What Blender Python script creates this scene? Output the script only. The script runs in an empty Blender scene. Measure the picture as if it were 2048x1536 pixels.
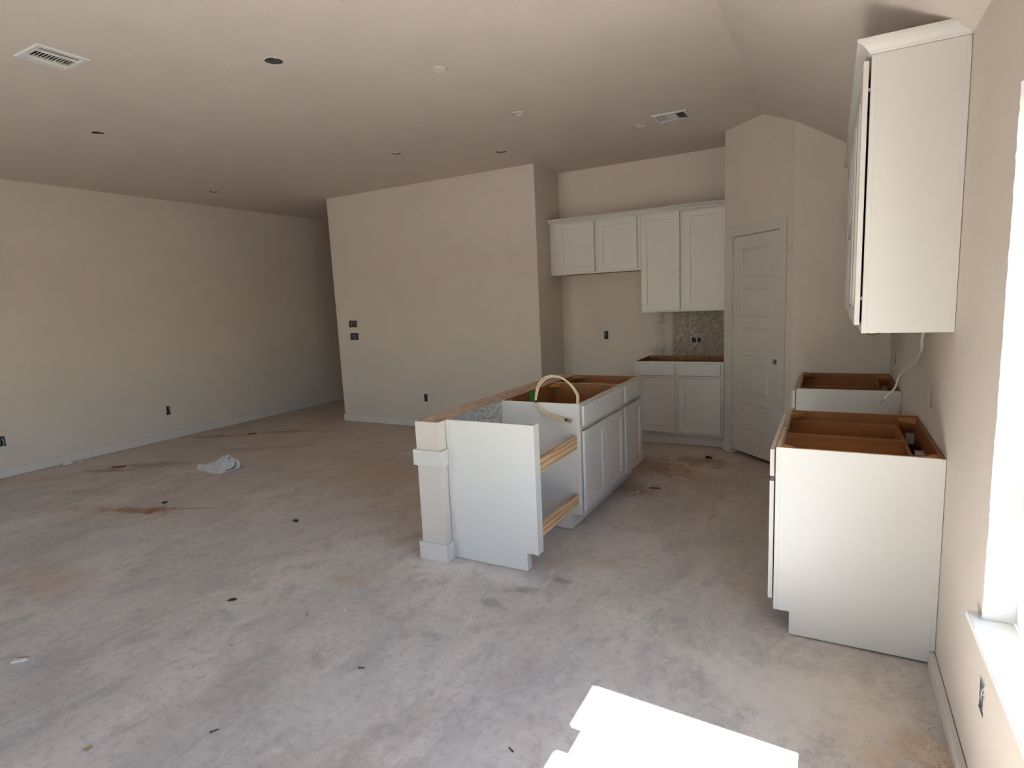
import bpy, bmesh, math, random
from mathutils import Matrix, Vector, noise as mnoise

random.seed(7)
C = bpy.context.scene.collection
S = bpy.context.scene

# ------------------------------------------------------------------ camera
F_PX = 1161.37
RR = ((0.87771, 0.47696, -0.04611), (-0.02783, 0.1468, 0.98878), (-0.47838, 0.86658, -0.14212))
cam_data = bpy.data.cameras.new('camera')
cam = bpy.data.objects.new('camera', cam_data)
C.objects.link(cam)
cam_data.sensor_width = 36.0
cam_data.lens = F_PX / 2048 * 36.0
cam_data.clip_start = 0.02
cam_data.clip_end = 300
cam.matrix_world = Matrix(((RR[0][0], RR[1][0], -RR[2][0], -0.415),
                           (RR[0][1], RR[1][1], -RR[2][1], 0.0),
                           (RR[0][2], RR[1][2], -RR[2][2], 1.5684),
                           (0, 0, 0, 1)))
S.camera = cam

# ------------------------------------------------------------------ light
world = bpy.data.worlds.new('sky'); S.world = world
world.use_nodes = True
wn = world.node_tree
wn.nodes.clear()
sky = wn.nodes.new('ShaderNodeTexSky')
sky.sky_type = 'NISHITA'
sky.sun_disc = False
sky.sun_elevation = math.radians(52.6)
sky.sun_rotation = math.radians(87)
sky.air_density = 1.0
sky.dust_density = 0.4
sky.ozone_density = 2.0
bg = wn.nodes.new('ShaderNodeBackground')
bg.inputs['Strength'].default_value = 0.34
wo = wn.nodes.new('ShaderNodeOutputWorld')
wn.links.new(sky.outputs[0], bg.inputs[0])
wn.links.new(bg.outputs[0], wo.inputs[0])

SUN_DIR = Vector((-1.0, 0.05, -1.309)).normalized()
sun_data = bpy.data.lights.new('sun', 'SUN')
sun_data.energy = 24.0
sun_data.angle = math.radians(0.53)
sun_data.color = (1.0, 0.975, 0.955)
sun = bpy.data.objects.new('sun', sun_data)
C.objects.link(sun)
sun.location = (6, 0, 9)
sun.rotation_euler = SUN_DIR.to_track_quat('-Z', 'Y').to_euler()

vs = S.view_settings
vs.view_transform = 'Standard'
vs.look = 'None'
vs.gamma = 1.0
vs.use_curve_mapping = False
vs.exposure = 2.24
S.cycles.max_bounces = 14
S.cycles.diffuse_bounces = 10
S.cycles.glossy_bounces = 4
S.cycles.transparent_max_bounces = 12
S.cycles.use_denoising = True
S.cycles.caustics_reflective = False
S.cycles.caustics_refractive = False
S.cycles.sample_clamp_indirect = 8

# ------------------------------------------------------------------ materials
def nt(name):
    m = bpy.data.materials.new(name)
    m.use_nodes = True
    t = m.node_tree
    b = t.nodes['Principled BSDF']
    return m, t, b

def N(t, typ, **kw):
    n = t.nodes.new(typ)
    for k, v in kw.items():
        setattr(n, k, v)
    return n

def L(t, a, b):
    t.links.new(a, b)

def math_node(t, op, a, b=None, c=None, clamp=False):
    n = t.nodes.new('ShaderNodeMath'); n.operation = op; n.use_clamp = clamp
    for i, v in enumerate((a, b, c)):
        if v is None:
            continue
        if isinstance(v, (int, float)):
            n.inputs[i].default_value = v
        else:
            t.links.new(v, n.inputs[i])
    return n.outputs[0]

def mix_col(t, fac, a, b, blend='MIX'):
    n = t.nodes.new('ShaderNodeMix'); n.data_type = 'RGBA'; n.blend_type = blend
    if isinstance(fac, (int, float)):
        n.inputs[0].default_value = fac
    else:
        t.links.new(fac, n.inputs[0])
    for sock, v in ((n.inputs[6], a), (n.inputs[7], b)):
        if isinstance(v, tuple):
            sock.default_value = (*v, 1) if len(v) == 3 else v
        else:
            t.links.new(v, sock)
    return n.outputs[2]

def geo_pos(t):
    return t.nodes.new('ShaderNodeNewGeometry').outputs['Position']

def noise_fac(t, vec, scale, detail=4, rough=0.5, dist=0.0):
    n = t.nodes.new('ShaderNodeTexNoise')
    n.inputs['Scale'].default_value = scale
    n.inputs['Detail'].default_value = detail
    n.inputs['Roughness'].default_value = rough
    n.inputs['Distortion'].default_value = dist
    if vec is not None:
        t.links.new(vec, n.inputs['Vector'])
    return n.outputs['Fac']

def ramp(t, fac, stops):
    n = t.nodes.new('ShaderNodeValToRGB')
    e = n.color_ramp.elements
    while len(e) < len(stops):
        e.new(0.5)
    for i, (p, c) in enumerate(stops):
        e[i].position = p
        e[i].color = (*c, 1) if isinstance(c, tuple) else (c, c, c, 1)
    t.links.new(fac, n.inputs[0])
    return n.outputs[0]

def bump(t, b, height, strength, dist):
    n = t.nodes.new('ShaderNodeBump')
    n.inputs['Strength'].default_value = strength
    n.inputs['Distance'].default_value = dist
    t.links.new(height, n.inputs['Height'])
    t.links.new(n.outputs[0], b.inputs['Normal'])

def paint(name, col, rough=0.6, peel=0.0, spec=0.3, var=0.02):
    m, t, b = nt(name)
    p = geo_pos(t)
    f = noise_fac(t, p, 3.0, 3)
    dark = tuple(c * (1 - var) for c in col)
    lite = tuple(min(1, c * (1 + var)) for c in col)
    L(t, ramp(t, f, [(0.3, dark), (0.7, lite)]), b.inputs['Base Color'])
    b.inputs['Roughness'].default_value = rough
    b.inputs['Specular IOR Level'].default_value = spec
    if peel:
        bump(t, b, noise_fac(t, p, 85, 2, 0.6), peel, 0.004)
    return m

def plain(name, col, rough=0.5, metal=0.0):
    m, t, b = nt(name)
    p = geo_pos(t)
    f = noise_fac(t, p, 40.0, 3)
    L(t, ramp(t, f, [(0.3, tuple(c * 0.88 for c in col)), (0.7, tuple(min(1, c * 1.1) for c in col))]), b.inputs['Base Color'])
    b.inputs['Roughness'].default_value = rough
    b.inputs['Metallic'].default_value = metal
    return m

WALL_C = (0.615, 0.548, 0.492)
M_wall = paint('wall_paint', WALL_C, 0.75, 0.35, 0.2)
M_ceil = paint('ceiling_paint', (0.625, 0.558, 0.502), 0.85, 0.3, 0.15)
M_trim = paint('trim_paint', (0.62, 0.585, 0.55), 0.45, 0, 0.4)
M_door = paint('door_primer', (0.56, 0.53, 0.495), 0.5, 0, 0.4)
M_cab = paint('cabinet_paint', (0.625, 0.602, 0.572), 0.38, 0, 0.45, 0.006)
M_reveal = paint('reveal_paint', (0.50, 0.495, 0.485), 0.7, 0.35, 0.2)
M_vinyl = paint('window_vinyl', (0.82, 0.82, 0.81), 0.35, 0, 0.5, 0.005)
M_black = plain('black_plastic', (0.012, 0.013, 0.016), 0.5)
M_blue = plain('dark_blue_plastic', (0.02, 0.03, 0.05), 0.5)
M_galv = plain('galvanised_metal', (0.42, 0.43, 0.45), 0.45, 0.8)
M_canm = plain('can_metal', (0.10, 0.095, 0.09), 0.5, 0.3)
M_canl = plain('can_liner_white', (0.60, 0.56, 0.52), 0.6)
M_wirew = plain('white_wire', (0.72, 0.70, 0.66), 0.5)
M_wiret = plain('tan_wire', (0.62, 0.50, 0.33), 0.55)
M_wireb = plain('grey_wire', (0.22, 0.21, 0.20), 0.5)
M_copper = plain('copper', (0.45, 0.22, 0.10), 0.4, 0.9)
M_brass = plain('brass', (0.62, 0.47, 0.20), 0.35, 0.85)
M_rubber = plain('dark_rubber', (0.03, 0.03, 0.03), 0.7)
M_green = plain('green_tape', (0.055, 0.36, 0.03), 0.6)
M_paper = plain('paper', (0.70, 0.68, 0.64), 0.85)
M_vent = paint('register_paint', (0.66, 0.65, 0.63), 0.45, 0, 0.4)
M_ventd = plain('register_inside', (0.05, 0.045, 0.04), 0.9)
M_chipb = plain('brown_scrap', (0.16, 0.065, 0.03), 0.9)
M_chipd = plain('dark_scrap', (0.03, 0.022, 0.016), 0.8)
M_chipw = plain('white_scrap', (0.66, 0.64, 0.60), 0.85)
M_chipt = plain('tan_scrap', (0.42, 0.28, 0.14), 0.85)
M_ink = plain('black_ink', (0.015, 0.015, 0.015), 0.6)
M_gravel = plain('masonry_dust', (0.44, 0.31, 0.21), 0.95)

def wood(name, c1, c2, axis, scale=1.0, rough=0.45, spec=0.4):
    m, t, b = nt(name)
    p = geo_pos(t)
    mp = N(t, 'ShaderNodeMapping')
    sc = [38 * scale] * 3
    sc[axis] = 1.6 * scale
    mp.inputs['Scale'].default_value = sc
    L(t, p, mp.inputs['Vector'])
    f = noise_fac(t, mp.outputs[0], 1.0, 5, 0.6, 0.6)
    f2 = noise_fac(t, p, 2.5, 2)
    c = ramp(t, f, [(0.3, c1), (0.72, c2)])
    c = mix_col(t, math_node(t, 'MULTIPLY', f2, 0.25), c, c1)
    L(t, c, b.inputs['Base Color'])
    b.inputs['Roughness'].default_value = rough
    b.inputs['Specular IOR Level'].default_value = spec
    bump(t, b, f, 0.08, 0.001)
    return m

M_maple = wood('maple_veneer', (0.235, 0.088, 0.026), (0.34, 0.135, 0.044), 2, 0.5)
M_mapleh = wood('maple_drawer', (0.28, 0.108, 0.034), (0.41, 0.175, 0.062), 0, 0.6)
M_edge = wood('cut_board_edge', (0.50, 0.34, 0.20), (0.68, 0.50, 0.33), 0, 1.0, 0.8)
M_block = wood('corner_block_wood', (0.36, 0.135, 0.035), (0.54, 0.23, 0.07), 0, 0.8)

def pine():
    m, t, b = nt('pine_board')
    p = geo_pos(t)
    mp = N(t, 'ShaderNodeMapping')
    mp.inputs['Scale'].default_value = (18, 1.6, 26)
    L(t, p, mp.inputs['Vector'])
    w = N(t, 'ShaderNodeTexWave', bands_direction='Z')
    w.inputs['Scale'].default_value = 0.35
    w.inputs['Distortion'].default_value = 14.0
    w.inputs['Detail'].default_value = 3
    L(t, mp.outputs[0], w.inputs['Vector'])
    f = noise_fac(t, mp.outputs[0], 2.2, 5, 0.65)
    c = ramp(t, w.outputs['Fac'], [(0.15, (0.40, 0.215, 0.095)), (0.5, (0.60, 0.40, 0.22)), (0.9, (0.68, 0.48, 0.28))])
    c = mix_col(t, math_node(t, 'MULTIPLY', f, 0.45), c, (0.52, 0.33, 0.17))
    L(t, c, b.inputs['Base Color'])
    b.inputs['Roughness'].default_value = 0.7
    return m
M_pine = pine()

def speck(name, base, lightc, mask_fn=None, other=None):
    """unpainted drywall with splatter texture"""
    m, t, b = nt(name)
    p = geo_pos(t)
    v = N(t, 'ShaderNodeTexVoronoi'); v.inputs['Scale'].default_value = 95
    L(t, p, v.inputs['Vector'])
    f = noise_fac(t, p, 70, 4, 0.7)
    s = ramp(t, f, [(0.44, 0.0), (0.60, 1.0)])
    big = noise_fac(t, p, 3.2, 3, 0.6)
    c = mix_col(t, s, base, lightc)
    c = mix_col(t, ramp(t, big, [(0.42, 0.0), (0.75, 0.75)]), c, tuple(x * 0.8 + y * 0.2 for x, y in zip(base, lightc)))
    if mask_fn:
        msk = mask_fn(t, p)
        c = mix_col(t, msk, other, c)
    L(t, c, b.inputs['Base Color'])
    b.inputs['Roughness'].default_value = 0.85
    b.inputs['Specular IOR Level'].default_value = 0.15
    bump(t, b, f, 0.5, 0.003)
    return m

def splash_mask(t, p):
    sx = N(t, 'ShaderNodeSeparateXYZ'); L(t, p, sx.inputs[0])
    n = noise_fac(t, p, 5.0, 4, 0.6)
    x = math_node(t, 'ADD', sx.outputs[0], math_node(t, 'MULTIPLY', math_node(t, 'SUBTRACT', n, 0.5), 0.5))
    mr = N(t, 'ShaderNodeMapRange'); mr.inputs[1].default_value = -2.20; mr.inputs[2].default_value = -2.00
    L(t, x, mr.inputs[0])
    zl = math_node(t, 'LESS_THAN', sx.outputs[2], 1.42)
    n3 = noise_fac(t, p, 16.0, 4, 0.6)
    sm = ramp(t, n3, [(0.30, 0.5), (0.5, 1.0)])
    # taped joint left bare as a vertical strip
    st = math_node(t, 'ABSOLUTE', math_node(t, 'ADD', sx.outputs[0], 2.005))
    strip = ramp(t, st, [(0.03, 0.35), (0.06, 1.0)])
    return math_node(t, 'MULTIPLY', math_node(t, 'MULTIPLY', mr.outputs[0], zl), math_node(t, 'MULTIPLY', sm, strip))
M_kwall = speck('kitchen_wall_paint', (0.24, 0.195, 0.165), (0.50, 0.44, 0.38), splash_mask, WALL_C)
M_raw = speck('bare_textured_drywall', (0.27, 0.255, 0.235), (0.62, 0.60, 0.56))

def topplate():
    m, t, b = nt('dusty_top_plate')
    p = geo_pos(t)
    mp = N(t, 'ShaderNodeMapping'); mp.inputs['Scale'].default_value = (1, 0.35, 1)
    L(t, p, mp.inputs['Vector'])
    f = noise_fac(t, mp.outputs[0], 30, 5, 0.7)
    g = noise_fac(t, p, 6, 4, 0.6)
    c = ramp(t, f, [(0.3, (0.23, 0.12, 0.075)), (0.5, (0.50, 0.345, 0.26)), (0.75, (0.62, 0.48, 0.39))])
    c = mix_col(t, ramp(t, g, [(0.45, 0.0), (0.65, 0.7)]), c, (0.56, 0.44, 0.36))
    L(t, c, b.inputs['Base Color'])
    b.inputs['Roughness'].default_value = 0.9
    bump(t, b, f, 0.6, 0.004)
    return m
M_plate = topplate()

def concrete():
    m, t, b = nt('concrete_slab')
    p = geo_pos(t)
    sx = N(t, 'ShaderNodeSeparateXYZ'); L(t, p, sx.inputs[0])
    # long trowel sweeps running across the room
    mp = N(t, 'ShaderNodeMapping')
    mp.inputs['Rotation'].default_value = (0, 0, math.radians(-14))
    mp.inputs['Scale'].default_value = (1.45, 0.80, 1)
    L(t, p, mp.inputs['Vector'])
    n1 = noise_fac(t, mp.outputs[0], 1.1, 6, 0.62, 0.5)
    n2 = noise_fac(t, mp.outputs[0], 4.5, 8, 0.72, 0.6)
    n5 = noise_fac(t, mp.outputs[0], 1.7, 7, 0.7, 0.8)
    n6 = noise_fac(t, p, 55, 3, 0.6)
    n3 = noise_fac(t, p, 26, 4, 0.7)
    n4 = noise_fac(t, p, 140, 2, 0.7)
    c = ramp(t, n1, [(0.34, (0.46, 0.445, 0.435)), (0.50, (0.56, 0.522, 0.495)), (0.66, (0.64, 0.592, 0.555))])
    c = mix_col(t, ramp(t, n2, [(0.38, 0.75), (0.50, 0.0)]), c, (0.385, 0.375, 0.372))
    c = mix_col(t, ramp(t, n5, [(0.36, 0.55), (0.47, 0.0)]), c, (0.40, 0.355, 0.325))
    c = mix_col(t, ramp(t, n5, [(0.57, 0.0), (0.68, 0.45)]), c, (0.51, 0.505, 0.505))
    c = mix_col(t, ramp(t, n2, [(0.56, 0.0), (0.70, 0.45)]), c, (0.70, 0.66, 0.63))
    c = mix_col(t, ramp(t, n3, [(0.34, 0.45), (0.48, 0.0)]), c, (0.31, 0.29, 0.275))
    c = mix_col(t, ramp(t, n3, [(0.56, 0.0), (0.68, 0.35)]), c, (0.68, 0.65, 0.62))
    c = mix_col(t, ramp(t, n4, [(0.60, 0.0), (0.72, 0.4)]), c, (0.74, 0.71, 0.68))
    c = mix_col(t, math_node(t, 'MULTIPLY', ramp(t, n6, [(0.66, 0.0), (0.72, 0.8)]), ramp(t, n1, [(0.45, 0.0), (0.6, 1.0)])), c, (0.78, 0.76, 0.74))
    c = mix_col(t, ramp(t, n6, [(0.27, 0.5), (0.33, 0.0)]), c, (0.25, 0.23, 0.215))
    # dirt film: browner towards the hall and the kitchen corner
    far = N(t, 'ShaderNodeMapRange'); far.inputs[1].default_value = 1.8; far.inputs[2].default_value = 5.6
    L(t, sx.outputs[1], far.inputs[0])
    nd = noise_fac(t, mp.outputs[0], 2.0, 5, 0.6)
    dirt = math_node(t, 'MULTIPLY', far.outputs[0], ramp(t, nd, [(0.3, 0.45), (0.65, 1.0)]))
    c = mix_col(t, math_node(t, 'MULTIPLY', dirt, 0.55), c, (0.53, 0.395, 0.28))
    # mud stains at their places: x, y, rx, ry, angle, strength, colour
    rust = (0.27, 0.125, 0.055); tan = (0.47, 0.32, 0.20); dust = (0.72, 0.67, 0.62); grey = (0.20, 0.20, 0.205)
    stains = [(-5.20, 2.60, .13, .10, 25, .95, rust), (-5.45, 2.50, .40, .08, 15, .75, rust), (-5.0, 2.72, .30, .03, 25, .5, rust), (-5.75, 2.40, .40, .12, 12, .45, tan),
              (-6.40, 2.62, .5, .09, 20, .35, tan), (-7.02, 3.12, .35, .08, 25, .6, rust), (-6.75, 3.45, .7, .15, 32, .45, rust),
              (-7.40, 4.60, .5, .10, 30, .6, rust), (-6.70, 5.10, .5, .12, 30, .5, rust), (-6.3, 4.3, .7, .12, 30, .35, grey),
              (-1.85, 5.15, .55, .30, -20, .7, rust), (-1.45, 5.45, .35, .20, 0, .6, rust), (-1.75, 4.45, .30, .20, 0, .45, rust),
              (-1.30, 4.9, .35, .18, 30, .4, tan), (-2.83, 2.31, .15, .06, 0, .45, tan), (-.12, 2.20, .13, .12, 20, .8, tan), (-.05, 1.9, .07, .35, 0, .9, tan), (-1.9, 1.15, .35, .25, 30, .35, (.36, .31, .28)), (-2.6, 1.4, .2, .5, -20, .35, (.36, .31, .28)), (-4.6, 1.55, .5, .25, 0, .4, tan),
              (-.08, 1.9, .12, .30, 0, .75, tan), (-.24, 2.10, .08, .10, 40, .5, tan), (-.34, 2.2, .07, .06, 0, .4, tan),
              (-2.45, 2.66, .30, .16, 10, .75, dust), (-2.0, 2.70, .28, .12, 0, .55, dust), (-1.85, 2.62, .12, .05, 20, .65, grey), (-1.72, 2.80, .10, .05, -10, .6, grey),
              (-1.95, 2.42, .10, .05, 0, .5, grey), (-2.05, 2.05, .08, .05, 0, .4, grey), (-3.9, 4.1, 1.3, .6, 20, .3, tan), (-7.5, 2.6, .9, .35, 25, .3, tan),
              (-.75, 2.35, .35, .08, -15, .35, dust), (-.45, 2.30, .50, .30, 0, .75, (.66, .61, .56)), (-1.75, 3.0, .5, .12, 30, .25, tan)]
    nx = noise_fac(t, p, 9, 7, 0.78)
    for (x, y, rx, ry, a, k, col) in stains:
        q = N(t, 'ShaderNodeMapping', vector_type='TEXTURE')
        q.inputs['Location'].default_value = (x, y, 0)
        q.inputs['Rotation'].default_value = (0, 0, math.radians(a))
        q.inputs['Scale'].default_value = (rx, ry, 1)
        L(t, p, q.inputs['Vector'])
        ln = N(t, 'ShaderNodeVectorMath', operation='LENGTH'); L(t, q.outputs[0], ln.inputs[0])
        d = math_node(t, 'ADD', ln.outputs['Value'], math_node(t, 'MULTIPLY', math_node(t, 'SUBTRACT', nx, 0.5), 3.4))
        f = math_node(t, 'MULTIPLY', ramp(t, d, [(0.35, 1.0), (1.0, 0.0)]), k)
        c = mix_col(t, f, c, col)
    L(t, c, b.inputs['Base Color'])
    L(t, ramp(t, n2, [(0.3, 0.55), (0.7, 0.75)]), b.inputs['Roughness'])
    b.inputs['Specular IOR Level'].default_value = 0.3
    bump(t, b, math_node(t, 'ADD', n3, math_node(t, 'MULTIPLY', n4, 0.5)), 0.12, 0.003)
    return m
M_conc = concrete()

def glass():
    m = bpy.data.materials.new('window_glass'); m.use_nodes = True
    t = m.node_tree; t.nodes.clear()
    o = N(t, 'ShaderNodeOutputMaterial'); tr = N(t, 'ShaderNodeBsdfTransparent'); gl = N(t, 'ShaderNodeBsdfGlossy')
    gl.inputs['Roughness'].default_value = 0.01
    tr.inputs[0].default_value = (0.93, 0.95, 0.94, 1)
    lw = N(t, 'ShaderNodeLayerWeight'); lw.inputs[0].default_value = 0.5
    fr = N(t, 'ShaderNodeMapRange'); fr.inputs[3].default_value = 0.03; fr.inputs[4].default_value = 0.6
    L(t, math_node(t, 'POWER', lw.outputs['Facing'], 4.0), fr.inputs[0])
    mx = N(t, 'ShaderNodeMixShader')
    L(t, fr.outputs[0], mx.inputs[0]); L(t, tr.outputs[0], mx.inputs[1]); L(t, gl.outputs[0], mx.inputs[2])
    L(t, mx.outputs[0], o.inputs[0])
    return m
M_glass = glass()

def bagmat():
    m, t, b = nt('thin_white_plastic')
    p = geo_pos(t)
    L(t, ramp(t, noise_fac(t, p, 9, 3), [(0.3, (0.50, 0.50, 0.51)), (0.7, (0.62, 0.62, 0.62))]), b.inputs['Base Color'])
    b.inputs['Roughness'].default_value = 0.32
    b.inputs['Subsurface Weight'].default_value = 0.15
    b.inputs['Subsurface Radius'].default_value = (0.02, 0.02, 0.02)
    bump(t, b, noise_fac(t, p, 30, 4, 0.6, 1.0), 0.35, 0.01)
    return m
M_bag = bagmat()

# ------------------------------------------------------------------ mesh helpers
def obj(name, bm, mat, parent=None, bevel=0.0, smooth=False):
    bmesh.ops.recalc_face_normals(bm, faces=bm.faces[:])
    me = bpy.data.meshes.new(name)
    bm.to_mesh(me); bm.free()
    o = bpy.data.objects.new(name, me)
    C.objects.link(o)
    if mat:
        for mm in (mat if isinstance(mat, (list, tuple)) else [mat]):
            me.materials.append(mm)
    if parent is not None:
        o.parent = parent
        o.matrix_parent_inverse = parent.matrix_world.inverted()
    if bevel:
        md = o.modifiers.new('bevel', 'BEVEL')
        md.width = bevel; md.segments = 2; md.limit_method = 'ANGLE'
        md.angle_limit = math.radians(40)
    if smooth:
        for p in me.polygons:
            p.use_smooth = True
    return o

def thing(name, label, cat, loc=(0, 0, 0), group=None):
    o = bpy.data.objects.new(name, None)
    C.objects.link(o)
    o.location = loc
    o.matrix_world = Matrix.Translation(loc)
    o.empty_display_size = 0.05
    o['label'] = label; o['category'] = cat
    if group:
        o['group'] = group
    return o

def tag(o, label, cat, group=None):
    o['label'] = label; o['category'] = cat
    if group:
        o['group'] = group
    return o

def struct(name, bm, mat, parent=None, bevel=0.0, label=None):
    o = obj(name, bm, mat, parent, bevel)
    if parent is None:
        o['kind'] = 'structure'
    if label:
        o['label'] = label
    return o

def box(bm, x0, x1, y0, y1, z0, z1, M=None):
    vs_ = [Vector((x, y, z)) for x in (x0, x1) for y in (y0, y1) for z in (z0, z1)]
    if M is not None:
        vs_ = [M @ v for v in vs_]
    v = [bm.verts.new(p) for p in vs_]
    for f in ((0, 1, 3, 2), (4, 6, 7, 5), (0, 4, 5, 1), (2, 3, 7, 6), (0, 2, 6, 4), (1, 5, 7, 3)):
        bm.faces.new([v[i] for i in f])
    return v

def B(*boxes, M=None):
    bm = bmesh.new()
    for b_ in boxes:
        box(bm, *b_, M=M)
    return bm

def prism(bm, pts, lo, hi, axis, M=None):
    """extrude 2D polygon; axis 0/1/2 is the extrusion axis"""
    def P(a, b_, h):
        v = [a, b_]
        v.insert(axis, h)
        v = Vector(v)
        return M @ v if M is not None else v
    n = len(pts)
    a = [bm.verts.new(P(*p, lo)) for p in pts]
    c = [bm.verts.new(P(*p, hi)) for p in pts]
    bm.faces.new(a); bm.faces.new(c[::-1])
    for i in range(n):
        j = (i + 1) % n
        bm.faces.new((a[i], a[j], c[j], c[i]))

def catmull(pts, per=6):
    P = [Vector(p) for p in pts]
    P = [2 * P[0] - P[1]] + P + [2 * P[-1] - P[-2]]
    out = []
    for i in range(1, len(P) - 2):
        for k in range(per):
            s = k / per
            a, b_, c, d = P[i - 1:i + 3]
            out.append(0.5 * ((2 * b_) + (-a + c) * s + (2 * a - 5 * b_ + 4 * c - d) * s * s + (-a + 3 * b_ - 3 * c + d) * s ** 3))
    out.append(P[-2])
    return out

def tube(bm, pts, r, sides=8, per=5, flat=1.0, smooth=True):
    path = catmull(pts, per) if smooth and len(pts) > 2 else [Vector(p) for p in pts]
    rings = []
    up = Vector((0.13, 0.21, 0.97)).normalized()
    for i, p in enumerate(path):
        d = (path[min(i + 1, len(path) - 1)] - path[max(i - 1, 0)]).normalized()
        x = d.cross(up)
        if x.length < 1e-4:
            x = d.cross(Vector((1, 0, 0)))
        x.normalize(); y = d.cross(x).normalized()
        up = -y if y.dot(up) < 0 else y
        y = up
        rings.append([bm.verts.new(p + x * (math.cos(a) * r) + y * (math.sin(a) * r * flat))
                      for a in [2 * math.pi * k / sides for k in range(sides)]])
    for a, b_ in zip(rings, rings[1:]):
        for k in range(sides):
            bm.faces.new((a[k], a[(k + 1) % sides], b_[(k + 1) % sides], b_[k]))
    bm.faces.new(rings[0][::-1]); bm.faces.new(rings[-1])

def cyl(bm, c, r, h, axis=2, sides=24, r2=None):
    r2 = r if r2 is None else r2
    def P(a, rr, z):
        v = [math.cos(a) * rr, math.sin(a) * rr]
        v.insert(axis, z)
        return Vector(c) + Vector(v)
    a = [bm.verts.new(P(2 * math.pi * k / sides, r, 0)) for k in range(sides)]
    b_ = [bm.verts.new(P(2 * math.pi * k / sides, r2, h)) for k in range(sides)]
    for k in range(sides):
        bm.faces.new((a[k], a[(k + 1) % sides], b_[(k + 1) % sides], b_[k]))
    bm.faces.new(a[::-1]); bm.faces.new(b_)

def grid_wall(O, U, V, Nrm, lu, lv, holes, t):
    """slab lu x lv with rectangular holes; front face at O, thickness t away from Nrm"""
    O, U, V, Nrm = Vector(O), Vector(U).normalized(), Vector(V).normalized(), Vector(Nrm).normalized()
    us = sorted({0, lu} | {h[0] for h in holes} | {h[1] for h in holes})
    vv = sorted({0, lv} | {h[2] for h in holes} | {h[3] for h in holes})
    us = [round(u, 5) for u in us if 0 <= u <= lu]; vv = [round(v, 5) for v in vv if 0 <= v <= lv]
    bm = bmesh.new()
    cache = {}
    def vert(i, j, k):
        key = (i, j, k)
        if key not in cache:
            cache[key] = bm.verts.new(O + U * us[i] + V * vv[j] - Nrm * (t * k))
        return cache[key]
    def solid(i, j):
        if i < 0 or j < 0 or i >= len(us) - 1 or j >= len(vv) - 1:
            return False
        u = (us[i] + us[i + 1]) / 2; v = (vv[j] + vv[j + 1]) / 2
        return not any(h[0] < u < h[1] and h[2] < v < h[3] for h in holes)
    for i in range(len(us) - 1):
        for j in range(len(vv) - 1):
            if not solid(i, j):
                continue
            bm.faces.new([vert(i, j, 0), vert(i + 1, j, 0), vert(i + 1, j + 1, 0), vert(i, j + 1, 0)])
            bm.faces.new([vert(i, j, 1), vert(i, j + 1, 1), vert(i + 1, j + 1, 1), vert(i + 1, j, 1)])
            for di, dj, e in ((-1, 0, ((i, j), (i, j + 1))), (1, 0, ((i + 1, j), (i + 1, j + 1))),
                              (0, -1, ((i, j), (i + 1, j))), (0, 1, ((i, j + 1), (i + 1, j + 1)))):
                if not solid(i + di, j + dj):
                    (a, b_), (c, d) = e
                    bm.faces.new([vert(a, b_, 0), vert(c, d, 0), vert(c, d, 1), vert(a, b_, 1)])
    return bm

# ------------------------------------------------------------------ the room
XL, XR = -7.849, 0.0
YB, YF = -2.4, 9.3
YW, YK = 5.919, 6.569
XW0, XW1 = -6.39, -3.29
ZC, ZS, XBR = 3.028, 2.43, -0.966
XC, YC, XB2 = -0.694, 5.326, -1.32
YA = YC + (XC - XB2)          # y of the angled wall's far corner

struct('floor', B((XL - .12, .14, YB - .12, YF + .12, -.15, 0)), M_conc)

# boxes in the walls: (u, z, w, h)
LB = [(2.585, .380, .056, .106), (4.305, .376, .056, .112)]
WB = [(-6.098, 1.354, .150, .096), (-6.093, 1.183, .150, .096), (-4.954, .383, .058, .098)]
KB = [(-2.738, 1.114, .054, .098), (-1.700, 1.046, .104, .058)]
RB = [(3.205, 1.040, .056, .100), (4.93, 1.040, .056, .090), (1.975, .372, .056, .098)]
def hl(lst, o):
    return [(u - w / 2 - o, u + w / 2 - o, z - h / 2, z + h / 2) for u, z, w, h in lst]

struct('wall_left', grid_wall((XL, YB, 0), (0, 1, 0), (0, 0, 1), (1, 0, 0), YF - YB, 3.15, hl(LB, YB), .11), M_wall)
struct('wall_living', grid_wall((XW0, YW, 0), (1, 0, 0), (0, 0, 1), (0, -1, 0), XW1 - XW0, ZC, hl(WB, XW0), .10), M_wall)
struct('wall_hall', B((XW0, XW0 + .11, YW + .10, YF, 0, ZC)), M_wall)
struct('wall_alcove', B((XW1 - .10, XW1, YW + .10, YK, 0, ZC)), M_wall)
struct('wall_kitchen', grid_wall((XW1 - .1, YK, 0), (1, 0, 0), (0, 0, 1), (0, -1, 0), .12 - XW1 + .1, ZC + .02, hl(KB, XW1 - .1), .11), M_kwall)
struct('wall_hall_end', B((XL, XW0, YF, YF + .1, 0, ZC)), M_wall)
struct('wall_pantry_side', B((XB2, XB2 + .1, YA + .04, YK, 0, ZC)), M_wall)
bm = bmesh.new()
prism(bm, [(0, 0), (0, ZS + .01), (XC + .0, ZS + .01 + (ZC - ZS) * XC / XBR), (XC + .0, 0)], YC, YC + .1, 1)
struct('wall_pantry_return', bm, M_wall)
# window opening in the right wall
WY0, WY1, WZ0, WZ1 = .52, 2.035, .56, 2.07
struct('wall_right', grid_wall((0, YB, 0), (0, 1, 0), (0, 0, 1), (-1, 0, 0), YK - YB, 2.62,
       hl(RB, YB) + [(WY0 - YB, WY1 - YB, WZ0, WZ1)], .13), M_wall)
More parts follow.
